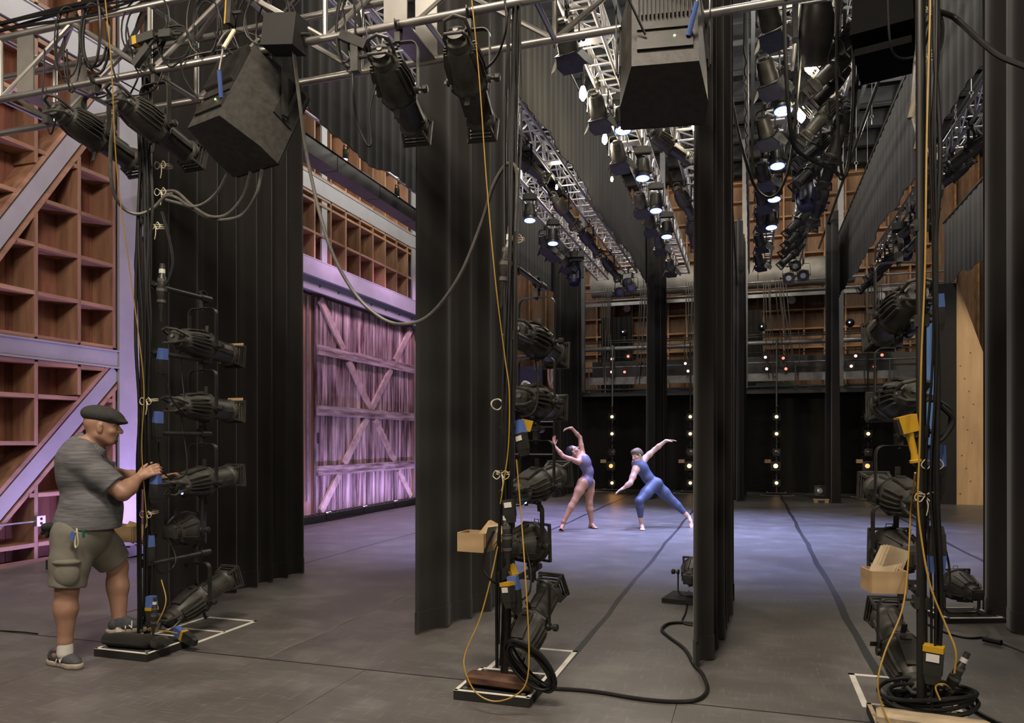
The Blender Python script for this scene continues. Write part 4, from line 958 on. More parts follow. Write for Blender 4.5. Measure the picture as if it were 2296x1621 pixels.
# cables running up the poles
def pole_cables(b, n, label, z0=.1, z1=4.2, m=M_RUB, seed=1, dx=(-.07, .07), lean=0):
    r_ = random.Random(seed)
    for k in range(n):
        ox = dx[0] + (dx[1] - dx[0]) * k / max(1, n - 1); oy = -.035 - .03 * (k % 2)
        a, c = z0 + r_.uniform(0, .2), z1 - r_.uniform(0, .4)
        pts = [Vector((b[0] + ox + r_.uniform(-.018, .018) + lean * (a + (c - a) * j / 9), b[1] + oy + r_.uniform(-.012, .012), a + (c - a) * j / 9)) for j in range(10)]
        cable('pole_cable', pts, r_.choice((.006, .008, .011)), m, label % ORD[k], group='cables tied along the booms', n=4, sides=6)
pole_cables(B1, 8, 'black cable tied along the left boom pole, %s from the left', seed=3, z1=4.1, dx=(-.035, .075))
pole_cables(B2, 6, 'black cable tied along the center boom pole, %s from the left', seed=4, z1=5.8, lean=.019, dx=(-.03, .05))
pole_cables(B3, 4, 'black cable tied along the right boom pole, %s from the left', seed=5, z1=5.6, dx=(.028, .062))
# yellow cables
def pc(name, pts, r, m, label, cat='cable', **k): return cable(name, [at_d(*p) for p in pts], r, m, label, cat, **k)
pc('yellow_cable', [(236, 0, 4.5), (250, 150, 4.6), (262, 380, 4.8), (290, 600, 5.0), (312, 760, 5.1), (323, 880, 5.15), (318, 1010, 5.2), (330, 1180, 5.25)], 0.0034, M_YEL, 'thin yellow cable falling past the left ellipsoidals to the man')
pc('yellow_cable', [(362, 1300, 5.3), (372, 1350, 5.2), (350, 1400, 5.15), (330, 1412, 5.2), (372, 1415, 5.2), (398, 1420, 5.2)], 0.0041, M_YEL, 'yellow cable looping low on the left boom')
pc('yellow_cable', [(1058, 0, 4.2), (1075, 180, 4.25), (1092, 420, 4.3), (1112, 640, 4.3), (1132, 800, 4.35), (1142, 880, 4.35), (1140, 1000, 4.35), (1128, 1090, 4.35), (1122, 1130, 4.35)], 0.0037, M_YEL, 'yellow cable hanging down to the coiled cord on the center boom')
pc('yellow_cable', [(1158, 1030, 4.4), (1168, 1150, 4.35), (1178, 1290, 4.2), (1186, 1450, 4.1), (1180, 1530, 4.05), (1150, 1562, 4.04), (1105, 1572, 4.06), (1065, 1550, 4.1), (1042, 1500, 4.15), (1045, 1460, 4.2), (1075, 1390, 4.25), (1100, 1300, 4.3), (1116, 1225, 4.35)], 0.0042, M_YEL, 'long yellow cable loop hanging round the center boom base')
pc('yellow_cable', [(2086, 0, 3.74), (2078, 300, 3.76), (2074, 600, 3.76), (2066, 800, 3.76), (2062, 1000, 3.76), (2058, 1120, 3.76), (2065, 1200, 3.74), (2085, 1310, 3.69), (2120, 1400, 3.64), (2143, 1460, 3.59), (2140, 1510, 3.59)], 0.0046, M_YEL, 'yellow cable running the full height of the right boom')
pc('yellow_cable', [(2052, 1060, 3.68), (2042, 1150, 3.93), (2036, 1270, 3.88), (2022, 1370, 3.83), (1985, 1460, 3.78), (1968, 1530, 3.74), (1980, 1590, 3.72), (1998, 1625, 3.68)], 0.0046, M_YEL, 'yellow cable bowing out left of the right boom')
pc('yellow_cable', [(2108, 1570, 3.68), (2098, 1540, 3.70), (2120, 1535, 3.70), (2138, 1560, 3.95), (2130, 1600, 3.9), (2112, 1625, 3.85)], 0.0044, M_YEL, 'yellow cable curl by the right boom foot')
# the big sagging feeder cables
pc('feeder_cable', [(652, 60, 4.75), (672, 230, 4.9), (692, 370, 5.0), (735, 540, 5.0), (790, 650, 5.0), (850, 710, 4.95), (905, 727, 4.9), (965, 705, 4.85), (1030, 620, 4.7), (1080, 500, 4.6), (1105, 420, 4.5), (1130, 375, 4.45), (1150, 368, 4.4), (1160, 400, 4.4), (1158, 520, 4.4)], .0125, M_RUBG, 'thick grey feeder cable sagging from the near truss to the center boom')
pc('feeder_cable', [(262, 230, 4.9), (248, 330, 5.0), (252, 420, 5.1), (275, 465, 5.2), (310, 480, 5.25), (345, 465, 5.3), (372, 440, 5.3), (400, 445, 5.3), (425, 462, 5.2), (455, 458, 5.15), (488, 430, 5.1), (510, 390, 5.05)], .012, M_RUBG, 'grey feeder cable sagging under the two left ellipsoidals')
pc('feeder_cable', [(365, 430, 5.3), (395, 430, 5.3), (430, 460, 5.2), (470, 485, 5.1), (510, 480, 5.1), (545, 440, 5.05), (562, 385, 5.0)], .011, M_RUBG, 'grey feeder cable from the left boom, middle of the loops under the speaker')
pc('feeder_cable', [(372, 448, 5.3), (420, 462, 5.25), (460, 485, 5.15), (500, 493, 5.1), (545, 480, 5.1), (575, 435, 5.0), (587, 380, 5.0)], .011, M_RUBG, 'grey feeder cable from the left boom, outermost of the loops under the speaker')
pc('boom_cable', [(340, 455, 5.35), (315, 510, 5.35), (304, 590, 5.35), (312, 630, 5.35), (335, 648, 5.35)], .011, M_RUB, 'black cable loop left of the left boom pole, upper part')
pc('boom_cable', [(362, 475, 5.3), (380, 540, 5.3), (387, 590, 5.3), (380, 625, 5.3), (370, 640, 5.3)], .011, M_RUB, 'black cable loop right of the left boom pole, upper part')
pc('boom_cable', [(375, 860, 5.4), (385, 895, 5.4), (410, 925, 5.5), (415, 915, 5.6), (402, 780, 5.7)], .006, M_RUB, 'thin lead from the top left ellipsoidal to the pole')
pc('boom_cable', [(356, 975, 5.35), (358, 1030, 5.35), (372, 1065, 5.4), (405, 1072, 5.5), (420, 1040, 5.6), (405, 930, 5.7)], .006, M_RUB, 'thin lead from the second left ellipsoidal to the pole')
pc('boom_cable', [(345, 1265, 5.3), (362, 1285, 5.35), (385, 1275, 5.45), (394, 1250, 5.5), (375, 1205, 5.6)], .006, M_RUB, 'thin lead from the left par to the pole')
pc('boom_cable', [(1108, 1190, 4.3), (1090, 1230, 4.3), (1082, 1270, 4.3), (1100, 1300, 4.3), (1120, 1310, 4.35)], .008, M_RUB, 'black cable bent round the center gel box')
pc('boom_cable', [(1200, 800, 4.9), (1206, 860, 4.7), (1204, 905, 4.6), (1190, 930, 4.55), (1165, 935, 4.5)], .006, M_RUB, 'thin lead over the second lantern of the center boom')
pc('boom_cable', [(1180, 1230, 4.7), (1190, 1280, 4.6), (1188, 1325, 4.5), (1170, 1345, 4.4), (1150, 1345, 4.35)], .006, M_RUB, 'thin lead from the center par to the pole')
pc('boom_cable', [(2098, 1130, 3.79), (2115, 1210, 3.84), (2128, 1270, 3.98), (2128, 1310, 4.6), (2112, 1328, 4.8), (2095, 1325, 4.5)], .006, M_RUB, 'thin lead from the right boom to the floor par')
pc('boom_cable', [(2105, 900, 3.79), (2130, 920, 3.79), (2130, 960, 3.79), (2108, 985, 3.79), (2096, 980, 3.79)], .014, M_RUB, 'thick coil of cable on the right side of the right boom')
pc('boom_cable', [(2108, 908, 3.77), (2136, 940, 3.77), (2120, 975, 3.77), (2098, 995, 3.77)], .014, M_RUB, 'second turn of the coil on the right side of the right boom')
pc('boom_cable', [(2100, 25, 3.79), (2140, 40, 3.9), (2190, 85, 3.8), (2240, 125, 3.7), (2300, 150, 3.6)], .014, M_RUB, 'thick cable swinging from the right boom out of the top right corner')
pc('boom_cable', [(2095, 20, 3.89), (2112, 50, 3.89), (2110, 100, 3.89), (2092, 130, 3.89)], .010, M_RUB, 'black cable loop tied at the top of the right boom')
pc('boom_cable', [(2080, 30, 3.89), (2058, 110, 3.93), (2048, 200, 3.93), (2046, 260, 3.93), (2062, 320, 3.90), (2072, 370, 3.89)], .013, M_RUBG, 'taped grey cable bowed left at the top of the right boom')
pc('stage_cable', [(1250, 1540, 4.5), (1330, 1547, 4.52), (1420, 1555, 4.48), (1500, 1572, 4.3), (1560, 1572, 4.28), (1585, 1548, 4.46), (1580, 1520, 4.7), (1560, 1495, 4.92), (1540, 1462, 5.3), (1500, 1430, 5.67), (1484, 1412, 5.9), (1500, 1396, 6.14), (1545, 1392, 6.2), (1580, 1400, 6.05)], .012, M_RUB, 'long black cable snaking on the floor under the narrow leg') if 0 else None
def floor_cable(pts, r, label, m=M_RUB): return cable('stage_cable', [at_Z(x, y, r) for x, y in pts], r, m, label)
floor_cable([(1235, 1543), (1330, 1550), (1430, 1566), (1510, 1573), (1565, 1568), (1586, 1545), (1575, 1512), (1556, 1490), (1535, 1455), (1500, 1428), (1484, 1412), (1500, 1398), (1540, 1396), (1575, 1400)], .012, 'long black cable snaking on the floor under the narrow leg')
floor_cable([(1545, 1325), (1538, 1370), (1530, 1395), (1560, 1402), (1585, 1398)], .008, 'thin lead running from the half-hidden floor par')
floor_cable([(2070, 1395), (2120, 1418), (2170, 1430), (2215, 1428)], .008, 'thin black lead on the floor right of the right boom')
floor_cable([(2080, 1555), (2150, 1575), (2220, 1612), (2300, 1650)], .012, 'black cable leaving the right boom foot for the corner')
floor_cable([(0, 1414), (50, 1417), (85, 1421)], .005, 'thin black cord on the floor at the left edge')
o = cable('stage_cable', [at_Z(2205, 1432, .03), at_Z(2245, 1441, .03)], .022, M_RUB, 'black inline cable connector on the floor at right', 'connector', n=2)
floor_cable([(2245, 1441), (2275, 1452), (2300, 1462)], .010, 'pale-streaked cable end beyond the inline connector', M_RUBG)
# coil at the center boom foot
def coil(c, r, n, rc, label, tilt, m=M_RUB, stretch=1.0, seed=0):
    r_ = random.Random(seed); t = thing('cable_coil', label, 'cable coil', c); t.rotation_euler = tilt
    for k in range(n):
        rr = r * (1 + r_.uniform(-.10, .10)); ox, oy, oz = r_.uniform(-.02, .02), r_.uniform(-.02, .02), (k - n / 2) * rc * 1.6
        MB().tube([Vector((ox + rr * math.cos(a), oy + rr * stretch * math.sin(a), oz + .012 * math.sin(2 * a + k))) for a in np.linspace(0, 2 * math.pi, 33)[:-1]], rc, 7, closed=True).build('cable_turn', m, t)
    return t
t = thing('cable_coil', 'coil of thick black cable leaning on the center boom base', 'cable coil', at_d(1192, 1492, 4.2))
r_ = random.Random(2)
la = (at_d(1238, 1543, 4.2) - at_d(1146, 1446, 4.2)) * .5; sa = Vector((CT, ST, 0)) * .052 + Vector((0, 0, .052)) + Vector((ST, -CT, 0)) * .03
for k in range(7):
    f1, f2 = 1 + r_.uniform(-.10, .06), 1 + r_.uniform(-.35, .25); sh = Vector((r_.uniform(-.012, .012), r_.uniform(-.03, .03), r_.uniform(-.008, .012)))
    MB().tube([sh + la * (f1 * math.cos(a)) + sa * (f2 * math.sin(a)) + Vector((0, .012 * math.sin(2 * a + k), 0)) for a in np.linspace(0, 2 * math.pi, 37)[:-1]], .0085, 7, closed=True).build('cable_turn', M_RUB, t)
coil(at_d(2080, 1560, 3.87), .22, 5, .011, 'flat coil of black cable round the right boom foot', (R(4), R(-3), R(10)), stretch=.6, seed=3)
coil(at_d(1120, 905, 4.5) + Vector((0, 0, 0)), .035, 2, .004, 'hank of pale cord tied left of the center boom', (R(80), 0, R(20)), m=M_CORD, seed=4)
# cotton ties
def tie(p, label, r=.045, loop=.05):
    t = thing('cord_tie', label, 'tie cord', p)
    for z in (0, .012): MB().tube([Vector((r * math.cos(a), r * math.sin(a), z + .004 * math.sin(a))) for a in np.linspace(0, 2 * math.pi, 17)[:-1]], .0032, 5, closed=True).build('wrap', M_CORD, t)
    for s in (-1, 1):
        MB().tube(spline([(0, -r, 0), (s * loop * .6, -r - .015, .02), (s * loop, -r - .01, -.01), (s * loop * .5, -r - .01, -.03), (0, -r, 0)], 5), .003, 5).build('bow_loop', M_CORD, t)
    MB().tube(spline([(0, -r, 0), (.012, -r - .01, -.05), (.004, -r - .012, -.10)], 5), .003, 5).build('loose_end', M_CORD, t)
for (x, y, d, s) in ((352, 170, 5.3, 'beside the second ellipsoidal'), (358, 368, 5.3, 'below the second ellipsoidal'), (358, 428, 5.3, 'at the grey feeder loops'), (345, 505, 5.3, 'below the feeder loops'), (325, 898, 5.25, 'at the height of the cap'), (325, 1152, 5.25, 'below the man\'s hands')):
    tie(at_d(x, y, d) + Vector((.0, .06, 0)), 'pale cord tie on the left boom pole ' + s)
for (x, y, d, s) in ((1160, 540, 4.5, 'above the multi-pin plug'), (1130, 1062, 4.45, 'at the third lantern')):
    tie(at_d(x, y, d), 'pale cord tie on the center boom pole ' + s)
for (x, y, d, s) in ((2075, 30, 3.89, 'at the very top'), (2072, 135, 3.89, 'below the top loop'), (2076, 345, 3.89, 'above the multi-pin plug'), (2070, 1110, 3.84, 'beside the third lantern'), (2085, 1038, 3.84, 'by the large blue plug')):
    tie(at_d(x, y, d), 'pale cord tie on the right boom pole ' + s)
# tape wraps at the pole tops
for (x, y, d, s) in ((2048, 240, 3.93, 'upper'), (2062, 310, 3.91, 'lower')):
    o = MB().cyl((0, 0, -.06), (0, 0, .06), .018, n=10).build('tape_wrap', M_TAN, None, at_d(x, y, d), (0, R(12), 0)); tag(o, 'pale tape wrap on the bowed cable of the right boom, %s one' % s, 'tape')

# floor pars on plates
def floor_par(x, y, z, pan, label, lab2, plate=True, tape=False, w=.5):
    p = at_Z(x, y, 0); t = None
    if plate:
        t = thing('floor_plate', lab2, 'plate', p, R(pan))
        MB().box((0, 0, .022), (w, w * .8, .04)).build('board', M_MATT, t)
        if tape:
            for (c, s) in (((-w / 2 + .015, 0), (.03, w * .8)), ((w / 2 - .015, 0), (.03, w * .8)), ((0, -w * .4 + .015), (w, .03)), ((0, w * .4 - .015), (w, .03))): MB().box((*c, .0435), (*s, .003)).build('edge_tape', M_WTAPE, t)
    return par_can(p + Vector((0, 0, z)), label, pan, 8, up=False, clamp=False, group='pars standing on the floor')
floor_par(2156, 1385, .262, 20, 'black par standing on a taped board right of the right boom', 'taped black board under the par right of the right boom', tape=True)
floor_par(1556, 1348, .262, -10, 'black par on the floor, half hidden behind the narrow leg', 'black board under the half-hidden floor par')
def far_floor_par(x, y, label): 
    p = at_Z(x, y, 0); par_can(p + Vector((0, 0, .222)), label, 180, 12, up=False, clamp=False, group='far floor pars', glass=M_GLASSL)
far_floor_par(1643, 1118, 'pale-lensed par on the far floor just right of the narrow leg')
far_floor_par(1838, 1121, 'pale-lensed par on the far floor above a small wooden block')
wbk = thing('wooden_step', 'small wooden block on the far floor before the right par', 'block', at_Z(1841, 1127, 0))
MB().box((0, 0, .075), (.36, .14, .03)).build('top_board', M_PLY, wbk)
for s in (-1, 1): MB().box((s * .12, 0, .03), (.09, .13, .06)).build('foot', M_PLY, wbk)

# ------------------------------------------------ booms of the opposite wing
FB = ((1373, 'left of the dancer in blue'), (1548, 'half hidden by the narrow leg'), (1741, 'in the open right of the narrow leg'), (1946, 'farthest right, behind the right boom\'s lanterns'))
for k, (px, txt) in enumerate(FB):
    p = at_Y(px, 1105, 22.1); X = p.x
    t = thing('far_boom', 'distant boom of glowing warm lamps ' + txt, 'lighting stand', (X, 22.1, 0), 0, 'booms of the opposite wing')
    MB().box((0, 0, .03), (.5, .46, .05)).build('base_plate', M_MATT, t)
    for (c, s) in (((-.24, -.0), (.03, .46)), ((.24, 0), (.03, .46)), ((0, -.22), (.5, .03))): MB().box((*c, .057), (*s, .004)).build('edge_tape', M_WTAPE, t)
    MB().span((-.45, -.5, 0), (-.4, -.2, .003)).span((.4, -.5, 0), (.45, -.2, .003)).span((-.45, -.5, 0), (.45, -.46, .003)).build('floor_tape', M_WTAPE, t)
    MB().cyl((0, 0, .05), (0, 0, 4.35), .024, n=10).build('pole', M_GREY if k in (0, 2) else M_BLK, t)
    for (py, kind) in ((935, 'e'), (973, 'e'), (1014, 'x'), (1045, 'p'), (1083, 'e')):
        q = at_Y(px + (-2 if kind == 'p' else 0), py, 21.75)
        MB().cyl((.03, .05, q.z + .30), (.03, -.38, q.z + .30), .016, n=8).build('side_arm', M_BLK, t)
        nm = {935: 'top', 973: 'second', 1014: 'unlit third', 1045: 'fourth', 1083: 'lowest'}[py]
        l = par_can(q, '%s lamp of the distant boom %s' % (nm, txt), 180, 4, group='lamps of the far booms', glass=M_GLASS if kind == 'x' else M_E_TUNG if kind == 'e' else M_E_DIM if k in (0, 3) else M_E_TUNG)
        l.scale = (.72, .72, .72) if kind != 'p' else (.95, .95, .95)
    if k in (0, 1, 2, 3):
        b = at_Y(px - 20, 1034, 21.7); gelbox(b, 4, 'small pale gel box on the distant boom ' + txt, M_CARD).scale = (.85, .85, .85)
for (x, y) in ((-3.76, 21.6),):
    lamp('SPOT', 'far_boom_beam', (x, y, .75), (x + .1, 19.5, 0), 7, (1.0, 0.42, 0.12), .05, 70, .8)
# lamps on the far gallery rail
RL = ((1373, 805, 'p'), (1409, 799, 'r'), (1372, 834, 'p'), (1401, 834, 'r'), (1537, 815, 'p'), (1543, 832, 'p'), (1716, 801, 'p'), (1756, 803, 'r'), (1719, 827, 'p'), (1762, 827, 'r'), (1918, 798, 'p'), (1977, 796, 'r'), (1908, 821, 'p'), (1960, 822, 'r'))
for k, (x, y, c) in enumerate(RL):
    l = par_can(at_Y(x, y, 22.15), '%s-lit small lamp on the far gallery rail, %s from the left' % ('pink' if c == 'p' else 'red', ORD[k]), 180, -6, group='lamps on the gallery rail', glass=M_E_PINK if c == 'p' else M_E_RED)
    l.scale = (.62, .62, .62)
for k, x in enumerate((1450, 1640, 1872)):
    t = thing('gallery_speaker', 'black box speaker on the far gallery, %s of three' % ('left', 'middle', 'right')[k], 'speaker', at_Y(x, 862, 22.75))
    MB().box((0, 0, .34), (.42, .4, .62)).build('cabinet', M_MATT, t); MB().box((0, -.205, .34), (.36, .01, .56)).build('grille', M_BLK, t); MB().box((0, 0, .66), (.42, .4, .02)).build('top_panel', M_GREY, t)
# hanging cable bundles of the gallery
r_ = random.Random(11)
bi = 0
for (x, y0, y1, n, sp, sw) in ((1350, 645, 865, 4, 7, 2), (1362, 645, 840, 3, 6, -10), (1437, 640, 860, 4, 5, -14), (1538, 632, 835, 4, 7, -4), (1712, 622, 845, 4, 6, 10), (1738, 622, 830, 5, 7, 22), (1940, 608, 760, 5, 8, 5), (1962, 608, 780, 4, 7, -3)):
    for j in range(n):
        xa = x + sp * j * .8; Y = 22.3 + .05 * (j % 3)
        pts = [at_Y(xa, y0, Y), at_Y(xa + sw * .3 + r_.uniform(-2, 2), y0 + (y1 - y0) * .35, Y), at_Y(xa + sw * .7 + r_.uniform(-2, 2), y0 + (y1 - y0) * .7, Y), at_Y(xa + sw + r_.uniform(-3, 3), y1 + r_.uniform(-20, 12), Y)]
        if j == n - 1: pts += [at_Y(xa + sw + 10, y1 - 25, Y), at_Y(xa + sw + 8, y1 - 90, Y)]
        cable('hanging_cable', pts, .013, M_RUBG, 'grey cable hanging over the far gallery rails, %s strand of the %s bundle' % (ORD[j], ORD[bi]), group='cables hanging at the far gallery, bundle %s' % ORD[bi], n=5, sides=5)
    bi += 1
# duct and round smoke discs
dct = thing('air_duct', 'large wrinkled grey air duct along the far wall above the gallery', 'duct', (0, 23.9, 6.55))
for (x0, x1) in ((-4.9, -3.2), (-3.18, -1.5), (-1.48, .2), (.22, 2.9)):
    n = 9; b = MB(); b.lathe([((x1 - x0) * j / n, .42 * (1 + .035 * math.sin(j * 2.4 + x0)) * (.95 if j in (0, n) else 1)) for j in range(n + 1)], (x0, 0, 0), (1, 0, 0), 24); b.build('duct_section', M_DUCT, dct)
for k, (x, y, ) in enumerate(((1406, 692), (1975, 664), (1775, 673))):
    o = MB().cyl((0, 0, 0), (0, -.03, 0), .12, n=20).build('smoke_detector', M_WHITE, None, at_Y(x, y, 25.70)); tag(o, 'round white disc on the far timber wall, %s' % ('left', 'right', 'middle')[k], 'detector')
for k, (x, y) in enumerate(((1400, 745), (1710, 733), (1906, 724))):
    t = thing('small_projector', 'small black gallery light with blue indicator, %s of three' % ('left', 'middle', 'right')[k], 'light', at_Y(x, y, 24.0)); MB().sphere((0, 0, 0), .13, 12).build('housing', M_BLK, t); MB().cyl((-.03, -.125, 0), (-.03, -.14, 0), .022, n=8).build('indicator', M_E_IND, t)
    MB().box((0, 0, -.2), (.03, .03, .3)).build('stem', M_BLK, t)
# props corner far left
rk = thing('prop_rack', 'rack of pipes in the far left corner behind the center boom', 'rack', (-6.2, 21.0, 0))
for z in (1.1, 2.05, 2.9, 4.0, 4.5): MB().cyl((-1.2, 0, z), (1.2, 0, z), .022, n=8).build('rail', M_GREY, rk)
for x in (-1.2, 1.2): MB().cyl((x, 0, 0), (x, 0, 4.6), .025, n=8).build('post', M_GREY, rk)
MB().box((0, .1, 3.3), (.9, .5, .75)).build('case', M_NAVY, rk); MB().box((0, .1, 1.9), (2.3, .4, .04)).build('shelf', M_DSTEEL, rk)
for k, (x, y0, y1) in enumerate(((1236, 815, 862), (1244, 812, 880), (1248, 880, 960))):
    coil(at_Y(x, (y0 + y1) / 2, 20.95), .08, 4, .025, 'hank of pale rope hanging in the far left corner, %s' % ('left', 'upper right', 'lower right')[k], (R(90), 0, 0), m=M_PINKROPE, stretch=4.4, seed=20 + k)
coil(at_Y(1180, 870, 9.2), .05, 5, .016, 'hank of white cloth rope above the second center lantern', (R(90), 0, 0), m=M_WHITE, stretch=1.6, seed=31)
# right side: pine panel, black jamb, blue curtain strip
pn = thing('pine_panel', 'tall bare pine panel with slanted top at right, before the rightmost leg', 'panel', at_Z(2144, 1131, 0))
b = MB(); W = 1.1; H0 = at_Y(2144, 630, at_Z(2144, 1131, 0).y).z; sl = .62
b.add([(0, -.02, 0), (W, -.02, 0), (W, -.02, max(1, H0 - W * 3.1)), (0, -.02, H0), (0, .02, 0), (W, .02, 0), (W, .02, max(1, H0 - W * 3.1)), (0, .02, H0)], [(0, 1, 2, 3), (7, 6, 5, 4), (0, 4, 5, 1), (1, 5, 6, 2), (2, 6, 7, 3), (3, 7, 4, 0)]); b.build('board', M_PINE, pn)
kn = shared('knot', lambda b: b.cyl((0, -.021, 0), (0, -.0225, 0), .017, n=8), M_KNOT)
for k in range(12): put('knot', kn, pn, (.08 + .3 * ((k * 37) % 10) / 10, 0, .25 + .30 * k))
jb = MB().span((3.98, 19.82, 0), (4.60, 20.1, 5.2)).build('black_jamb', M_MATT); tag(jb, 'black flat standing left of the pine panel', 'flat')
bc = wave_sheet(MB(), [(3.85, 19.2), (4.06, 19.2)], .05, 4.6, .2, .02).build('blue_cloth_strip', M_BLUEPANEL); tag(bc, 'narrow strip of blue cloth left of the black flat at right', 'cloth')

# ================================================================== PEOPLE (signed-distance bodies, meshed by surface nets)
class Field:
    def __init__(s, lo, hi, vox):
        s.lo = np.array(lo, float); s.vox = vox
        s.n = np.ceil((np.array(hi, float) - s.lo) / vox).astype(int) + 1
        s.g = np.full(tuple(s.n), 1.0, np.float32)
        s.ax = [s.lo[i] + vox * np.arange(s.n[i]) for i in range(3)]
    def block(s, lo, hi):
        sl = []
        for i in range(3):
            a = max(0, int((lo[i] - s.lo[i]) / s.vox)); b = min(s.n[i], int((hi[i] - s.lo[i]) / s.vox) + 2); sl.append(slice(a, max(a, b)))
        X, Y, Z = np.meshgrid(s.ax[0][sl[0]], s.ax[1][sl[1]], s.ax[2][sl[2]], indexing='ij')
        return tuple(sl), np.stack([X, Y, Z], -1)
    def blend(s, sl, d, k):
        a = s.g[sl]
        if k > 0:
            h = np.maximum(k - np.abs(a - d), 0) / k; s.g[sl] = np.minimum(a, d) - h * h * k * .25
        else: s.g[sl] = np.minimum(a, d)
    def cap(s, a, b, ra, rb, k=.03, off=0.0):
        a, b = np.array(a, float), np.array(b, float); m = max(ra, rb) + off + .07
        sl, P = s.block(np.minimum(a, b) - m, np.maximum(a, b) + m)
        if P.size == 0: return
        ba = b - a; t = np.clip(((P - a) @ ba) / max(1e-9, ba @ ba), 0, 1)
        d = np.linalg.norm(P - a - t[..., None] * ba, axis=-1) - (ra + (rb - ra) * t) - off
        s.blend(sl, d, k)
    def ell(s, c, r, M=None, k=.03, off=0.0):
        c, r = np.array(c, float), np.array(r, float) + off; m = max(r) + .07
        sl, P = s.block(c - m, c + m)
        if P.size == 0: return
        Q = P - c
        if M is not None: Q = Q @ np.array(M)
        k0 = np.linalg.norm(Q / r, axis=-1); k1 = np.linalg.norm(Q / (r * r), axis=-1)
        s.blend(sl, k0 * (k0 - 1) / np.maximum(k1, 1e-6), k)
    def cut(s, p, n):        # keeps the side the normal points away from
        n = np.array(n, float); n /= np.linalg.norm(n)
        X, Y, Z = np.meshgrid(*s.ax, indexing='ij', sparse=True)
        d = (X - p[0]) * n[0] + (Y - p[1]) * n[1] + (Z - p[2]) * n[2]
        s.g = np.maximum(s.g, d.astype(np.float32))
    def cut_local(s, p, n, r):  # the same, but only within r of p
        n = np.array(n, float); n /= np.linalg.norm(n); p = np.array(p, float)
        sl, P = s.block(p - r, p + r); Q = P - p
        d = Q @ n; s.g[sl] = np.where(np.linalg.norm(Q, axis=-1) < r, np.maximum(s.g[sl], d), s.g[sl])
    def sub(s, a, b, ra, rb):
        a, b = np.array(a, float), np.array(b, float); m = max(ra, rb) + .03
        sl, P = s.block(np.minimum(a, b) - m, np.maximum(a, b) + m); ba = b - a
        t = np.clip(((P - a) @ ba) / max(1e-9, ba @ ba), 0, 1)
        d = np.linalg.norm(P - a - t[..., None] * ba, axis=-1) - (ra + (rb - ra) * t)
        s.g[sl] = np.maximum(s.g[sl], -d)
    def mesh(s, name, m):
        g = s.g; ins = g < 0
        c = np.zeros(tuple(np.array(g.shape) - 1), np.int8)
        off = [(i, j, k) for i in (0, 1) for j in (0, 1) for k in (0, 1)]
        nx, ny, nz = c.shape
        for (i, j, k) in off: c += ins[i:nx + i, j:ny + j, k:nz + k]
        act = (c > 0) & (c < 8); idx = np.argwhere(act)
        num = np.full(c.shape, -1, np.int64); num[act] = np.arange(len(idx))
        acc = np.zeros((len(idx), 3)); cnt = np.zeros(len(idx))
        for a in range(8):
            for ax in range(3):
                if off[a][ax] == 1: continue
                b = list(off[a]); b[ax] = 1
                va = g[idx[:, 0] + off[a][0], idx[:, 1] + off[a][1], idx[:, 2] + off[a][2]]
                vb = g[idx[:, 0] + b[0], idx[:, 1] + b[1], idx[:, 2] + b[2]]
                w = (va < 0) != (vb < 0); t = np.where(w, va / np.where(w, va - vb, 1), 0)
                p = np.tile(np.array(off[a], float), (len(idx), 1)); p[:, ax] += t
                acc += p * w[:, None]; cnt += w
        V = s.lo + s.vox * (idx + acc / np.maximum(cnt, 1)[:, None])
        F = []
        for ax in range(3):
            u, v = (ax + 1) % 3, (ax + 2) % 3
            sa = [slice(1, -1)] * 3; sa[ax] = slice(0, -1); sb = [slice(1, -1)] * 3; sb[ax] = slice(1, None)
            A, B = ins[tuple(sa)], ins[tuple(sb)]
            e = np.argwhere(A != B); flip = A[tuple(e.T)]
            e = e + 1; e[:, ax] -= 1
            q = []
            for (du, dv) in ((-1, -1), (0, -1), (0, 0), (-1, 0)):
                f = e.copy(); f[:, u] += du; f[:, v] += dv; q.append(num[tuple(f.T)])
            q = np.stack(q, 1); q[~flip] = q[~flip][:, ::-1]; F.append(q)
        F = np.concatenate(F); F = F[(F >= 0).all(1)]
        me = bpy.data.meshes.new(name); me.vertices.add(len(V)); me.vertices.foreach_set('co', V.astype(np.float32).ravel())
        me.loops.add(F.size); me.loops.foreach_set('vertex_index', F.astype(np.int32).ravel())
        me.polygons.add(len(F)); me.polygons.foreach_set('loop_start', np.arange(0, F.size, 4, dtype=np.int32))
        me.update(calc_edges=True); me.validate(); me.materials.append(m); me.shade_smooth()
        # one light smoothing pass on positions
        E = np.empty(len(me.edges) * 2, np.int32); me.edges.foreach_get('vertices', E); E = E.reshape(-1, 2)
        co = np.empty(len(V) * 3, np.float32); me.vertices.foreach_get('co', co); co = co.reshape(-1, 3)
        for _ in range(2):
            sm = np.zeros_like(co); dg = np.zeros(len(co)); np.add.at(sm, E[:, 0], co[E[:, 1]]); np.add.at(sm, E[:, 1], co[E[:, 0]]); np.add.at(dg, E.ravel(), 1)
            co = co * .5 + .5 * (sm / np.maximum(dg, 1)[:, None]).astype(np.float32)
        me.vertices.foreach_set('co', co.ravel()); me.update()
        return me
def A(v): return np.array(v, float)
def unit(v): v = A(v); return v / np.linalg.norm(v)
def lerp(a, b, t): return A(a) * (1 - t) + A(b) * t
def limb(f, pts, rad, k=.02, off=0.0):
    for i in range(len(pts) - 1): f.cap(pts[i], pts[i + 1], rad[i], rad[i + 1], k, off)
def frame3(fwd, up):
    """columns: fwd, left, up"""
    f = unit(fwd); u = A(up) - f * (A(up) @ f); u = unit(u); l = np.cross(u, f); return np.stack([f, l, u], 1)
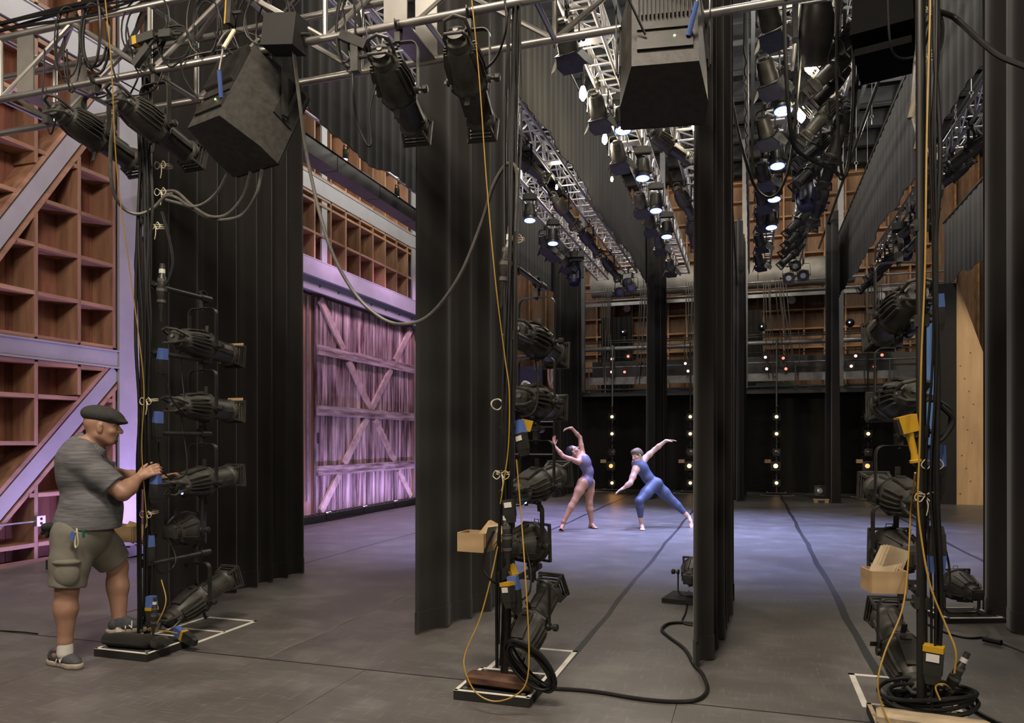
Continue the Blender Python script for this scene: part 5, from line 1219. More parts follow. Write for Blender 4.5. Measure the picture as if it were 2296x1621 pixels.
def hand(f, wrist, direc, palm_n, size=1.0, curl=.35, spread=.16, thumb=1, curls=None):
    """direc along the fingers, palm_n out of the palm; thumb=+1/-1 says on which side the thumb sits"""
    d = unit(direc); n = unit(A(palm_n) - d * (A(palm_n) @ d)); s = np.cross(n, d) * thumb
    w = A(wrist); S = size
    f.cap(w, w + d * .03 * S, .024 * S, .026 * S, .015)
    for t in (-.022, 0, .022): f.cap(w + d * .03 * S + s * t * .7 * S, w + d * .085 * S + s * t * 1.15 * S, .016 * S, .0135 * S, .012)
    L = (.040, .047, .044, .035)
    for i in range(4):
        q = (.5 - i / 3.0)
        b = w + d * .088 * S + s * (.031 * 2 * q * .95) * S
        a = unit(d + s * spread * 2 * q); c = curl if curls is None else curls[i]
        p = b; ang = c * .6
        for j, l in enumerate((L[i], L[i] * .62, L[i] * .5)):
            dd = a * math.cos(ang) + n * math.sin(ang)
            p2 = p + dd * l * S; f.cap(p, p2, (.0098 - .001 * j) * S, (.0090 - .001 * j) * S, .004); p = p2; ang += c * .9
    tb = w + d * .022 * S + s * .026 * S
    t1 = tb + unit(d * .72 + s * .62 + n * .25) * .042 * S; t2 = t1 + unit(d * .9 + s * .22 + n * .3) * .032 * S; t3 = t2 + unit(d + n * .25) * .022 * S
    f.cap(tb, t1, .0155 * S, .0125 * S, .012); f.cap(t1, t2, .0115 * S, .010 * S, .004); f.cap(t2, t3, .010 * S, .008 * S, .004)
def head(f, c, M, s=1.0, bald=False, male=True):
    """c: middle of the head, M columns fwd/left/up; total height 0.23*s"""
    P = lambda x, y, z: c + M @ (A((x, y, z)) * s)
    f.ell(P(-.012, 0, .028), A((.098, .077, .090)) * s, M, .02)          # skull
    f.ell(P(.028, 0, -.035), A((.066, .060, .075)) * s, M, .03)          # face
    f.ell(P(.050, 0, -.092), A((.034, .034, .024)) * s, M, .03)          # chin
    for y in (-1, 1):
        f.cap(P(-.01, y * .052, -.055), P(.045, y * .026, -.094), .018 * s, .016 * s, .02)   # jaw
        f.ell(P(.058, y * .038, -.028), A((.022, .022, .016)) * s, M, .02)                   # cheek
        f.cap(P(.082, y * .012, .022), P(.072, y * .045, .020), .010 * s, .008 * s, .015)    # brow
        f.ell(P(-.002, y * .078, -.010), A((.018, .008, .032)) * s, M, .006)                 # ear
        f.ell(P(.004, y * .083, .012), A((.012, .007, .012)) * s, M, .006)
    f.cap(P(.088, 0, .012), P(.112, 0, -.026), .0095 * s, .0145 * s, .012)                   # nose
    for y in (-1, 1): f.ell(P(.098, y * .011, -.030), A((.010, .008, .008)) * s, M, .008)
    f.cap(P(.089, -.016, -.056), P(.089, .016, -.056), .0065 * s, .0065 * s, .008)           # lips
    f.cap(P(.086, -.014, -.066), P(.086, .014, -.066), .0068 * s, .0068 * s, .008)
    for y in (-1, 1): f.sub(P(.090, y * .030, .002), P(.092, y * .034, .002), .0085 * s, .008 * s)
    return P
def eyes(P, s, par, M):
    for y in (-1, 1):
        e = put('eye', shared('eye', lambda b: b.sphere((0, 0, 0), .0095, 12), M_EYE), par, tuple(P(.0785, y * .031, .001)))
        put('iris', shared('iris', lambda b: b.sphere((0, 0, 0), .0055, 10), M_IRIS), e, tuple(M @ A((.0066, 0, 0))))
M_EYE = mat('eye_white', (0.42, 0.39, 0.36), 0.25, vary=.03); M_IRIS = mat('iris', (0.03, 0.02, 0.015), 0.15)
M_SKINM = mat('skin_tanned_shaded', (0.33, 0.185, 0.125), 0.5, vary=.10, scale=(9, 9, 9))  # skin colour lowered to carry the shade on the man's face
M_SKINF = mat('skin_brown', (0.36, 0.19, 0.115), 0.45, vary=.10, scale=(9, 9, 9))
M_SKINW = mat('skin_pale', (0.56, 0.36, 0.28), 0.5, vary=.08, scale=(9, 9, 9))
M_POLO = mat('polo_marl', (0.115, 0.113, 0.122), 0.85, vary=.38, scale=(7, 7, 70), detail=3, bump=.06)
M_SHORT = mat('khaki_cotton', (0.165, 0.155, 0.130), 0.85, vary=.18, scale=(6, 6, 6), bump=.25)
M_CAP = mat('cap_wool', (0.03, 0.03, 0.029), 0.9, vary=.25, scale=(60, 60, 60))
M_SHOE = mat('shoe_mesh_grey', (0.055, 0.058, 0.068), 0.75, vary=.25, scale=(70, 70, 70))
M_SHOE2 = mat('shoe_suede_grey', (0.10, 0.10, 0.105), 0.8, vary=.15)
M_SOLE = mat('shoe_sole', (0.36, 0.31, 0.25), 0.6, vary=.15, scale=(20, 20, 20))
M_SOCK = mat('white_sock', (0.62, 0.60, 0.55), 0.9, vary=.08)
M_LEO = mat('leotard_mauve', (0.13, 0.115, 0.19), 0.55, vary=.08)
M_UNI = mat('unitard_blue', (0.06, 0.08, 0.155), 0.6, vary=.10)
M_HAIRD = mat('hair_black', (0.012, 0.010, 0.010), 0.45, vary=.4, scale=(60, 60, 60))
M_HAIRB = mat('hair_brown', (0.13, 0.085, 0.05), 0.6, vary=.45, scale=(50, 50, 50), bump=.2)
M_GOAT = mat('stubble', (0.10, 0.065, 0.045), 0.8, vary=.3)

def W(x, y, d): return A(at_d(x, y, d))
RT, FW = A((CT, ST, 0)), A((-ST, CT, 0)); UP = A((0, 0, 1))

# ------------------------------------------------ the man at the left boom
pm = thing('person', 'man in a dark flat cap, grey polo and khaki shorts working at the left boom', 'person', tuple(at_Z(150, 1492, 0)))
O = A(pm.location); PM = lambda f: f
fac = unit(RT * .93 + FW * .37); rgt = unit(np.cross(fac, UP)); lft = -rgt
shR, shL = W(186, 1036, 4.98), W(168, 1030, 5.30)
elR, wrR = W(275, 1105, 5.02), W(311, 1071, 5.20)
elL, wrL = W(268, 1068, 5.48), W(345, 1078, 5.66)
hipR, hipL = W(166, 1196, 5.0), W(204, 1194, 5.2)
knR, anR = W(150, 1325, 4.96), W(146, 1440, 4.95)
knL, anL = W(263, 1270, 5.36), W(268, 1404, 5.30)
pel, wst, chs, nck = W(186, 1195, 5.1), W(186, 1140, 5.1), W(186, 1060, 5.12), W(203, 996, 5.13)
lo = np.minimum.reduce([shR, shL, anR, wrR, pel, W(110, 1500, 4.9)]) - .25; hi = np.maximum.reduce([shL, elR, wrL, nck, knL, W(235, 900, 5.12)]) + A((.3, .3, .15)); lo[2] = -.02
HC = W(229, 957, 5.12); HM = frame3(fac * 1 + UP * -.06, UP); HS = 1.06
VX = .0062
fb = Field(lo, hi, VX)
def torso(f, off=0.0, k=.06):
    MT = frame3(fac, UP + fac * .10)
    f.ell(chs, (.150, .195, .19), MT, k, off); f.ell(chs + UP * .10 - fac * .02, (.120, .20, .10), MT, k, off); f.ell(chs + UP * .17 + fac * .0, (.085, .13, .085), MT, k, off)
    f.ell(wst + fac * .05, (.185, .195, .18), MT, k, off); f.ell(pel + fac * .0 + UP * .03, (.165, .19, .15), MT, k, off)
torso(fb)
P = head(fb, HC, HM, HS)
fb.cap(nck - UP * .05 - fac * .015, HC + HM @ A((-.02, 0, -.06)), .070, .062, .04)
fb.cap(nck - UP * .04, shR + UP * .02, .05, .05, .06); fb.cap(nck - UP * .04, shL + UP * .02, .05, .05, .06)
limb(fb, [shR, lerp(shR, elR, .5), elR, lerp(elR, wrR, .35), wrR], [.070, .062, .052, .056, .034], .025)
limb(fb, [shL, lerp(shL, elL, .5), elL, lerp(elL, wrL, .35), wrL], [.070, .062, .052, .056, .034], .025)
hand(fb, wrR, unit(RT * .80 + FW * .22 + UP * .48), unit(FW * .95 + RT * .25 - UP * .1), 1.12, curls=(.85, .95, 1.0, 1.05), spread=.05, thumb=-1)
hand(fb, wrL, unit(RT * .75 + FW * .35 + UP * .30), unit(FW * -.15 + RT * .2 - UP * .75), 1.06, curls=(.18, .3, .4, .5), spread=.14, thumb=1)
limb(fb, [hipR, lerp(hipR, knR, .5), knR, lerp(knR, anR, .35), anR], [.112, .098, .066, .068, .042], .03)
limb(fb, [hipL, lerp(hipL, knL, .5), knL, lerp(knL, anL, .35), anL], [.112, .098, .068, .068, .042], .03)
fb.cap(lerp(knR, anR, .25) - fac * .018, lerp(knR, anR, .5) - fac * .012, .052, .042, .03); fb.cap(lerp(knL, anL, .25) - fac * .02, lerp(knL, anL, .5) - fac * .012, .052, .042, .03)
toeR = W(196, 1500, 4.90); toeR[2] = .03; heelR = W(120, 1484, 4.97); heelR[2] = .05
heelL = anL - fac * .05 - UP * .055; toeL = heelL + unit(fac + RT * .25) * .25 + UP * .01
limb(fb, [anR, lerp(heelR, toeR, .12) + UP * .03, lerp(heelR, toeR, .45) + UP * .03], [.040, .028, .018], .03); limb(fb, [anL, lerp(heelL, toeL, .12) + UP * .035, lerp(heelL, toeL, .45) + UP * .035], [.040, .028, .018], .03)
bme = fb.mesh('body', M_SKINM)
for v in bme.vertices: pass
def attach(name, f, m, par=pm, smooth=None):
    me = f.mesh(name, m); me.transform(Matrix.Translation(-Vector(par.location))); return put(name, me, par)
bme.transform(Matrix.Translation(-pm.location)); put('body', bme, pm)
eyes(lambda x, y, z: P(x, y, z) - O, HS, pm, HM)
# polo shirt
fs_ = Field(lo, hi, VX); torso(fs_, .014)
fs_.ell(wst + fac * .03 - UP * .12, (.185, .20, .13), frame3(fac, UP), .06, .014)
fs_.cap(nck - UP * .05, shR + UP * .015, .058, .062, .06); fs_.cap(nck - UP * .05, shL + UP * .015, .058, .062, .06)
for (s, e) in ((shR, elR), (shL, elL)):
    sv = Field(lo, hi, VX); limb(sv, [s, lerp(s, e, .45), lerp(s, e, .95)], [.084, .084, .088], .04); sv.cut(lerp(s, e, .78), unit(A(e) - A(s)))
    fs_.blend((slice(None),) * 3, sv.g, .045)
fs_.cap(nck - UP * .03, nck + UP * .015 + fac * .01, .082, .070, .03)
fs_.cut(nck + UP * .022 + fac * .02, UP * .8 - fac * .05 + 0 * rgt) if 0 else fs_.cut_local(nck + UP * .03, UP * .95 + fac * .25, .13)
fs_.cut_local(pel + UP * .035, -UP - fac * .02, .32)
shirt = attach('polo_shirt', fs_, M_POLO)
cb, cf = W(184, 972, 5.13), W(236, 1010, 5.12); cc = (cb + cf) / 2; hv = (cf - cb) / 2; cu = unit(np.cross(hv, lft)); cu = cu if cu[2] > 0 else -cu
fcol = Field(cc - .2, cc + .2, .005); pr_ = None
for a_ in np.linspace(.25, 2 * math.pi - .25, 26):
    p_ = cc + hv * math.cos(a_) * 1.0 + lft * math.sin(a_) * .078; q_ = p_ - cu * .034 + (p_ - cc) * .16
    fcol.cap(p_, q_, .008, .009, .0)
    if pr_ is not None: fcol.cap(p_, pr_[0], .008, .008, .004); fcol.cap(q_, pr_[1], .009, .009, .004); fcol.cap(lerp(p_, q_, .5), lerp(*pr_, .5), .008, .008, .006)
    pr_ = (p_, q_)
attach('collar', fcol, M_POLO, pm)
# shorts
fq = Field(lo, hi, VX); fq.ell(pel + UP * .02, (.172, .198, .15), frame3(fac, UP), .05, .012); fq.ell(pel - UP * .06 - fac * .02, (.155, .185, .13), frame3(fac, UP), .05, .010)
for (h, kn, t) in ((hipR, knR, .93), (hipL, knL, .86)):
    limb(fq, [h, lerp(h, kn, .5), lerp(h, kn, 1.02)], [.128, .118, .112], .045); fq.cut_local(lerp(h, kn, t), unit(A(kn) - A(h)), .19)
fq.cut_local(pel + UP * .10, UP, .35)
attach('shorts', fq, M_SHORT)
# cargo pocket, belt gear
pk = lerp(hipR, knR, .66) + rgt * .095 + RT * .0
fp_ = Field(pk - .2, pk + .2, .006); MK = frame3(unit(RT * .9 + FW * .1), UP); fp_.ell(pk, (.080, .045, .095), MK, .0); fp_.ell(pk + UP * .075, (.090, .050, .026), MK, .01); attach('cargo_pocket', fp_, M_SHORT)
bp = W(192, 1200, 4.86)
MB().box((0, 0, 0), (.028, .012, .05)).build('blue_key_tag', M_BLUEP, pm, tuple(W(163, 1201, 4.84) - O), (0, R(20), TH))
MB().tube(spline([(0, 0, .05), (.015, -.01, .02), (.012, 0, -.05), (-.012, 0, -.07), (-.01, 0, .03)]), .005, 6).build('key_ring', M_CORD, pm, tuple(W(172, 1202, 4.84) - O))
MB().box((0, 0, 0), (.012, .012, .05)).build('green_key_tag', M_E_GRN if 0 else MATS['green_paint'], pm, tuple(W(187, 1197, 4.84) - O))
gl = Field(W(110, 1180, 4.95) - .15, W(110, 1180, 4.95) + .15, .006); c0 = W(112, 1182, 4.96)
gl.cap(c0 - RT * .03, c0 + RT * .06 + UP * .01, .028, .03, .01); gl.cap(c0 - RT * .02, c0 - RT * .05 - UP * .04, .018, .014, .01); gl.cap(c0, c0 - RT * .02 - UP * .06, .018, .014, .01)
attach('work_gloves', gl, M_MATT)
# flat cap
cp = P(-.008, 0, .062)
fc = Field(cp - .25, cp + .25, .005); MC = HM @ np.array(Euler((0, R(7), 0)).to_matrix())
fc.ell(cp + HM @ A((-.004, 0, .014)), (.125, .096, .068), MC, .03); fc.ell(cp + HM @ A((.045, 0, .006)), (.098, .088, .048), MC, .03); fc.ell(cp + HM @ A((.118, 0, -.022)), (.050, .066, .016), MC, .03)
fc.cut(cp - UP * .035 + HM @ A((0, 0, 0)), -(MC @ A((0, 0, 1))))
attach('flat_cap', fc, M_CAP)
# goatee
fg = Field(HC - .2, HC + .2, .004); fg.ell(P(.076, 0, -.086), A((.022, .026, .022)), HM, .01); fg.cap(P(.088, -.022, -.047), P(.088, .022, -.047), .008, .008, .01); fg.cap(P(.088, .02, -.05), P(.082, .02, -.08), .008, .009, .01); fg.cap(P(.088, -.02, -.05), P(.082, -.02, -.08), .008, .009, .01)
attach('goatee', fg, M_GOAT)
# socks and trainers
def trainer(heel, toe, ank, par, tilt=0):
    """heel and toe are ground points"""
    d = unit(A(toe) - A(heel)); L = np.linalg.norm(A(toe) - A(heel)); s = np.cross(UP, d); s = unit(s); u = np.cross(d, s)
    Q = lambda x, y, z: A(heel) + d * x * L + s * y + u * z
    lo_, hi_ = np.minimum(Q(0, 0, 0), Q(1, 0, 0)) - .16, np.maximum(Q(0, 0, 0), Q(1, 0, 0)) + .2
    so = Field(lo_, hi_, .005)
    so.cap(Q(.12, 0, .018), Q(.40, 0, .018), .038, .034, .01); so.cap(Q(.40, 0, .018), Q(.72, .004, .018), .034, .050, .01); so.cap(Q(.72, .004, .018), Q(.88, 0, .022), .050, .038, .01)
    so.cap(Q(.06, 0, .03), Q(.2, 0, .025), .036, .038, .01)
    so.cut(Q(.5, 0, .038), u); so.cut(Q(.5, 0, 0), -u)
    up = Field(lo_, hi_, .005)
    up.cap(Q(.13, 0, .058), Q(.42, 0, .052), .037, .037, .02); up.cap(Q(.42, 0, .052), Q(.72, .004, .040), .037, .044, .02); up.cap(Q(.72, .004, .038), Q(.88, 0, .032), .044, .030, .02)
    up.cap(Q(.14, 0, .075), A(ank) + d * .0 - u * .0 + (Q(.2, 0, .10) - A(ank)) * .6, .037, .044, .02); up.cap(Q(.52, 0, .068), Q(.30, 0, .108), .026, .032, .03)
    up.cut(Q(.5, 0, .036), -u); up.cut(Q(.12, 0, .112), unit(u * 1 - d * .12))
    ob = attach('trainer', up, M_SHOE, par); sl = so.mesh('sole', M_SOLE); sl.transform(Matrix.Translation(-Vector(par.location))); put('sole', sl, ob)
    me = word_mesh('letterN', 'N', .075, M_LABEL)
    for sg in (-1, 1):
        pt = Q(.47, sg * .0405, .062); rot = Matrix((list(d * -sg), list(unit(u * .93 - s * sg * .36)), list(unit(s * sg * .93 + u * .36)))).transposed()
        o = put('letter_emblem', me, ob); o.matrix_local = Matrix.Translation(Vector(pt) - Vector(par.location)) @ rot.to_4x4()
    for k in range(4):
        c = Q(.50 + .055 * k, 0, .088 - .008 * k); MB().tube([Vector(c + s * y - u * abs(y) * .55) for y in (-.024, -.012, 0, .012, .024)], .0035, 5).build('lace', M_SHOE2, ob, tuple(-Vector(par.location)))
    return ob
gR0, gR1 = A(at_Z(113, 1489, 0)), A(at_Z(193, 1503, 0)); gR1 = gR0 + unit(gR1 - gR0) * .30
trainer(gR0, gR1, anR, pm)
gL0 = heelL - fac * .02; gL0[2] = .128; gL1 = gL0 + unit(fac * .85 + RT * .35) * .30 + UP * .012
trainer(gL0, gL1, anL, pm)
for (an, lift) in ((anR, .0), (anL, .03)):
    sk = Field(A(an) - .15, A(an) + .15, .005); sk.cap(A(an) - UP * .07, A(an) + UP * (.0 + lift), .050, .047, .0); sk.cut(A(an) + UP * (.005 + lift), UP); attach('sock', sk, M_SOCK, pm)

# ------------------------------------------------ dancer in the leotard
df = 12.72
pf = thing('person', 'dancer in a mauve leotard arching back with both arms overhead', 'person', tuple(at_Z(1300, 1185, 0)))
w = lambda x, y, dd=0.0: W(x, y, df + dd)
Fsh1, Fel1, Fwr1 = w(1297, 1036, -.14), w(1263, 1023, -.18), w(1242.5, 999, -.15)
Fsh2, Fel2, Fwr2 = w(1306, 1017, .12), w(1300.5, 981, .16), w(1282, 959.5, .10)
Fhp1, Fkn1, Fan1 = w(1307, 1083, -.09), w(1288.5, 1122, -.16), w(1263.5, 1170, -.22)
Fhp2, Fkn2, Fan2 = w(1321.5, 1083, .08), w(1321.5, 1128, .04), w(1326, 1174, .06)
Fch, Fwa, Fpe, Fnk = w(1309, 1036), w(1319, 1058), w(1315, 1080), w(1300, 1020)
Fhd = w(1285, 1012); lo = np.minimum.reduce([Fwr1, Fan1, Fhd]) - A((.2, .25, .2)); hi = np.maximum.reduce([Fwr2, Fan2, Fch]) + A((.35, .3, .35)); lo[2] = -.02
tdir = unit(Fch - Fpe); ffw = unit(RT * 1.0 + FW * -.1)
ff = Field(lo, hi, .0062)
def ftorso(f, off=0.0):
    MT = frame3(unit(RT * .95 + UP * .15), unit(Fch - Fwa)); ML = frame3(RT, UP)
    f.ell(Fch + RT * .012, (.098, .140, .15), MT, .05, off); f.ell(Fwa, (.088, .118, .12), frame3(RT, UP), .06, off); f.ell(Fpe + UP * .01, (.112, .155, .115), ML, .05, off)
    f.ell(Fch + RT * .06 + FW * -.055 - UP * .01, (.05, .055, .055), MT, .04, off); f.ell(Fch + RT * .06 + FW * .055 - UP * .01, (.05, .055, .055), MT, .04, off)
    f.ell(Fpe - RT * .06 + FW * -.06 - UP * .03, (.085, .085, .085), ML, .04, off); f.ell(Fpe - RT * .05 + FW * .07 - UP * .03, (.085, .085, .085), ML, .04, off)
ftorso(ff)
FM = frame3(unit(RT * .60 + UP * .72 - FW * .16), unit(-RT * .72 + UP * .60)); FS = .97
FP = head(ff, Fhd, FM, FS, male=False)
ff.cap(Fnk - UP * .03, Fhd + FM @ A((-.025, 0, -.055)), .052, .050, .03); ff.cap(Fnk - UP * .02, Fsh1, .045, .045, .05); ff.cap(Fnk - UP * .02, Fsh2, .045, .045, .05)
limb(ff, [Fsh1, lerp(Fsh1, Fel1, .5), Fel1, lerp(Fel1, Fwr1, .35), Fwr1], [.048, .041, .034, .035, .022], .02)
limb(ff, [Fsh2, lerp(Fsh2, Fel2, .5), Fel2, lerp(Fel2, Fwr2, .35), Fwr2], [.048, .041, .034, .035, .022], .02)
hand(ff, Fwr1, unit(UP * .95 - RT * .05), unit(RT * .6 - FW * .6), .92, curl=.15, spread=.14, thumb=-1)
hand(ff, Fwr2, unit(-RT * .85 - UP * .05 - FW * .2), unit(-UP * .8), .92, curl=.5, spread=.10, thumb=1)
limb(ff, [Fhp1, lerp(Fhp1, Fkn1, .45), Fkn1, lerp(Fkn1, Fan1, .32), Fan1], [.098, .083, .053, .055, .033], .03)
limb(ff, [Fhp2, lerp(Fhp2, Fkn2, .45), Fkn2, lerp(Fkn2, Fan2, .32), Fan2], [.098, .083, .053, .055, .033], .03)
ff.cap(lerp(Fkn1, Fan1, .2) - RT * .015, lerp(Fkn1, Fan1, .5), .042, .032, .03); ff.cap(lerp(Fkn2, Fan2, .2) - RT * .02, lerp(Fkn2, Fan2, .5), .042, .032, .03)
def foot(f, an, heel, toe, r=.03):
    limb(f, [an, heel, lerp(heel, toe, .5) + UP * .018, toe], [.034, .030, .030, .020], .025)
    sd = unit(np.cross(UP, A(toe) - A(heel)))
    for t in (-.03, -.015, 0, .015, .03): f.cap(lerp(heel, toe, .72) + sd * t * .9, A(toe) + sd * t + unit(A(toe) - A(heel)) * (.022 - abs(t) * .2), .014, .009, .006)
h1 = w(1262, 1177, -.2); t1 = w(1257, 1184.5, -.52); t1[2] = .014; h1[2] = .075
h2 = w(1323, 1181, .1); h2[2] = .030; t2 = w(1336.5, 1182.5, -.04); t2[2] = .016
foot(ff, Fan1, h1, t1); foot(ff, Fan2, h2, t2)
me = ff.mesh('body', M_SKINF); me.transform(Matrix.Translation(-pf.location)); put('body', me, pf); eyes(lambda x, y, z: FP(x, y, z) - A(pf.location), FS, pf, FM)
fl = Field(lo, hi, .0062); ftorso(fl, .007)
fl.cap(lerp(Fnk, Fsh1, .55) - UP * .03, Fch, .05, .07, .04, .005); fl.cap(lerp(Fnk, Fsh2, .55) - UP * .03, Fch, .05, .07, .04, .005)
for (hp, kn, sg) in ((Fhp1, Fkn1, -1), (Fhp2, Fkn2, 1)):
    fl.cut_local(lerp(hp, kn, .05) + FW * sg * .05, unit(unit(A(kn) - A(hp)) + FW * sg * .85), .26)
for (s, e) in ((Fsh1, Fel1), (Fsh2, Fel2)): fl.sub(s, e, .054, .05)
fl.cut_local(Fnk - RT * .005 - UP * .015, unit(UP + RT * -.1), .15)
o = attach('leotard', fl, M_LEO, pf)
fh = Field(Fhd - .25, Fhd + .25, .005); fh.ell(FP(-.016, 0, .032), A((.102, .081, .092)) * FS, FM, .01); fh.ell(FP(-.115, 0, .0), A((.045, .05, .045)) * FS, FM, .03)
fh.cut(FP(.050, 0, .045), unit(FM @ A((.86, 0, -.5)))); attach('hair', fh, M_HAIRD, pf)
MB().sphere(tuple(FP(.0, -.085, -.045) - A(pf.location)), .008, 8).build('earring', M_WHITE, pf)

# ------------------------------------------------ dancer in the blue unitard
dm = 12.95
pd = thing('person', 'dancer in a blue unitard lunging with one arm reaching up to the right', 'person', tuple(at_Z(1450, 1182, 0)))
w = lambda x, y, dd=0.0: W(x, y, dm + dd)
Msh1, Mel1, Mwr1 = w(1424, 1056, -.16), w(1413.5, 1083, -.28), w(1398, 1094.5, -.26)
Msh2, Mel2, Mwr2 = w(1444, 1030, .12), w(1468, 1008, .18), w(1492.5, 988.5, .16)
Mhp1, Mkn1, Man1 = w(1462, 1091, -.09), w(1433, 1123, -.30), w(1437, 1166, -.22)
Mhp2, Mkn2, Man2 = w(1474, 1091, .09), w(1508, 1123, .06), w(1540, 1155, .02)
Mch, Mwa, Mpe, Mnk = w(1437, 1047), w(1452, 1070), w(1466.5, 1086), w(1437, 1035, -.02)
Mhd = w(1428.5, 1021, -.05); lo = np.minimum.reduce([Mwr1, Man1, Mhd]) - A((.25, .3, .2)); hi = np.maximum.reduce([Mwr2, Man2, Mpe]) + A((.3, .35, .3)); lo[2] = -.02
fm = Field(lo, hi, .0062)
def mtorso(f, off=0.0):
    ax = unit(Mch - Mpe); sd = unit(FW + RT * .2); MT = frame3(np.cross(sd, ax), ax)
    f.ell(Mch, (.112, .175, .18), MT, .05, off); f.ell(Mwa, (.100, .145, .14), MT, .06, off); f.ell(Mpe, (.125, .155, .125), MT, .05, off)
    for sg in (-1, 1): f.ell(Mpe + UP * .015 + RT * .05 + sd * sg * .07, (.095, .09, .09), MT, .035, off)
    for (s) in (Msh1, Msh2): f.cap(Mch + ax * .10, s, .075, .058, .05, off)
mtorso(fm)
MM = frame3(unit(-RT * .78 - FW * .5 - UP * .28), unit(UP * .92 - RT * .28)); MS = .98
MP = head(fm, Mhd, MM, MS)
fm.cap(Mnk, Mhd + MM @ A((-.02, 0, -.05)), .060, .058, .03); fm.cap(Mnk - UP * .02, Msh2, .05, .05, .05)
limb(fm, [Msh1, lerp(Msh1, Mel1, .5), Mel1, lerp(Mel1, Mwr1, .35), Mwr1], [.058, .053, .042, .043, .027], .025)
limb(fm, [Msh2, lerp(Msh2, Mel2, .5), Mel2, lerp(Mel2, Mwr2, .35), Mwr2], [.058, .053, .042, .043, .027], .025)
hand(fm, Mwr1, unit(-RT * .75 - UP * .35 - FW * .2), unit(UP * -.6 + RT * .6), 1.0, curl=.3, spread=.10, thumb=1)
hand(fm, Mwr2, unit(RT * .95 + UP * .10), unit(-UP), 1.0, curl=.18, spread=.14, thumb=1)
def mlegs(f, off=0.0, to=1.0):
    limb(f, [Mhp1, lerp(Mhp1, Mkn1, .45), Mkn1, lerp(Mkn1, Man1, .32), lerp(Mkn1, Man1, to)], [.102, .092, .062, .060, .038], .03, off)
    limb(f, [Mhp2, lerp(Mhp2, Mkn2, .45), Mkn2, lerp(Mkn2, Man2, .32), lerp(Mkn2, Man2, to)], [.105, .095, .064, .062, .038], .03, off)
    f.cap(lerp(Mkn2, Man2, .2) + UP * .02, lerp(Mkn2, Man2, .5) + UP * .01, .045, .036, .03, off); f.cap(lerp(Mkn1, Man1, .2) + RT * .015, lerp(Mkn1, Man1, .5), .045, .036, .03, off)
mlegs(fm)
h1 = w(1439, 1174, -.2); h1[2] = .032; t1 = w(1441, 1181, -.52); t1[2] = .015
foot(fm, Man1, h1, t1)
h2 = w(1545, 1160, .0); t2 = w(1552, 1176, -.15); t2[2] = .015; h2[2] = max(h2[2], .1)
foot(fm, Man2, h2, t2)
me = fm.mesh('body', M_SKINW); me.transform(Matrix.Translation(-pd.location)); put('body', me, pd); eyes(lambda x, y, z: MP(x, y, z) - A(pd.location), MS, pd, MM)
fu_ = Field(lo, hi, .0062); mtorso(fu_, .007); mlegs(fu_, .007, .9)
for (k_, a_) in ((Mkn1, Man1), (Mkn2, Man2)): fu_.cut_local(lerp(k_, a_, .84), unit(A(a_) - A(k_)), .11)
for (s, e) in ((Msh1, Mel1), (Msh2, Mel2)): fu_.sub(lerp(s, e, -.12), lerp(s, e, .7), .082, .075)
ax = unit(Mch - Mpe); fu_.cut_local(Mch + ax * .155, ax, .12)
attach('unitard', fu_, M_UNI, pd)
fh = Field(Mhd - .25, Mhd + .25, .005); fh.ell(MP(-.016, 0, .036), A((.106, .086, .096)) * MS, MM, .01); fh.ell(MP(.05, 0, .085), A((.05, .055, .035)) * MS, MM, .03); fh.ell(MP(-.06, 0, .0), A((.06, .075, .06)) * MS, MM, .03)
fh.sub(MP(.06, 0, -.02), MP(.13, 0, -.05), .062, .09); fh.cut(MP(-.02, 0, -.045), MM @ A((.25, 0, -1))); attach('hair', fh, M_HAIRB, pd)

# ================================================================== CLUTTER: cables on the near truss, ropes and chains overhead
r_ = random.Random(5)
TZ = 4.08 + .46
# fat cable bundle on the near truss, front top chord
for k in range(7):
    dy, dz = .035 * math.cos(k * 1.05) - .03, .035 * math.sin(k * 1.05)
    pts = []
    for j in range(16):
        x = -7.6 + .62 * j
        pts.append((x, 4.22 + dy + r_.uniform(-.012, .012), 4.60 + dz + .03 * math.sin(j * 1.3 + k) - (.05 if j % 5 == 2 else 0)))
    cable('truss_cable', pts, r_.choice((.008, .011, .014)), M_RUB, 'black cable in the bundle along the near truss, %s of seven' % ORD[k], group='bundle on the near truss', n=4, sides=6)
# loops tied on the truss
LO = ((205, 70, 38, 95, .010, 'around the upper chord at left'), (325, 55, 70, 70, .006, 'in the middle of the near truss'), (455, 50, 42, 75, .006, 'left of the black truss box'), (560, 45, 48, 85, .006, 'at the black truss box'), (600, 40, 60, 70, .005, 'right of the black truss box'), (390, 95, 45, 50, .006, 'under the upper chord before the timber wall'), (775, 60, 25, 80, .007, 'above the third ellipsoidal'), (150, 95, 35, 110, .006, 'above the leftmost ellipsoidal'))
for k, (x, y, w_, h_, r, txt) in enumerate(LO):
    t = thing('cable_coil', 'coiled black cable hanging ' + txt, 'cable coil', at_Y(x, y, 4.17))
    for j in range(3):
        a = w_ * 4.6 / 1671 * (1 + r_.uniform(-.15, .15)); c = h_ * 4.6 / 1671 * (1 + r_.uniform(-.15, .1)); th = r_.uniform(-.3, .3); oy = .012 * j
        MB().tube([Vector((a * math.cos(q) * math.cos(th) + .01 * j, oy + a * math.cos(q) * math.sin(th), c * math.sin(q) - .02 * j + .01 * math.sin(3 * q + j))) for q in np.linspace(0, 2 * math.pi, 25)[:-1]], r, 6, closed=True).build('cable_turn', M_RUB, t)
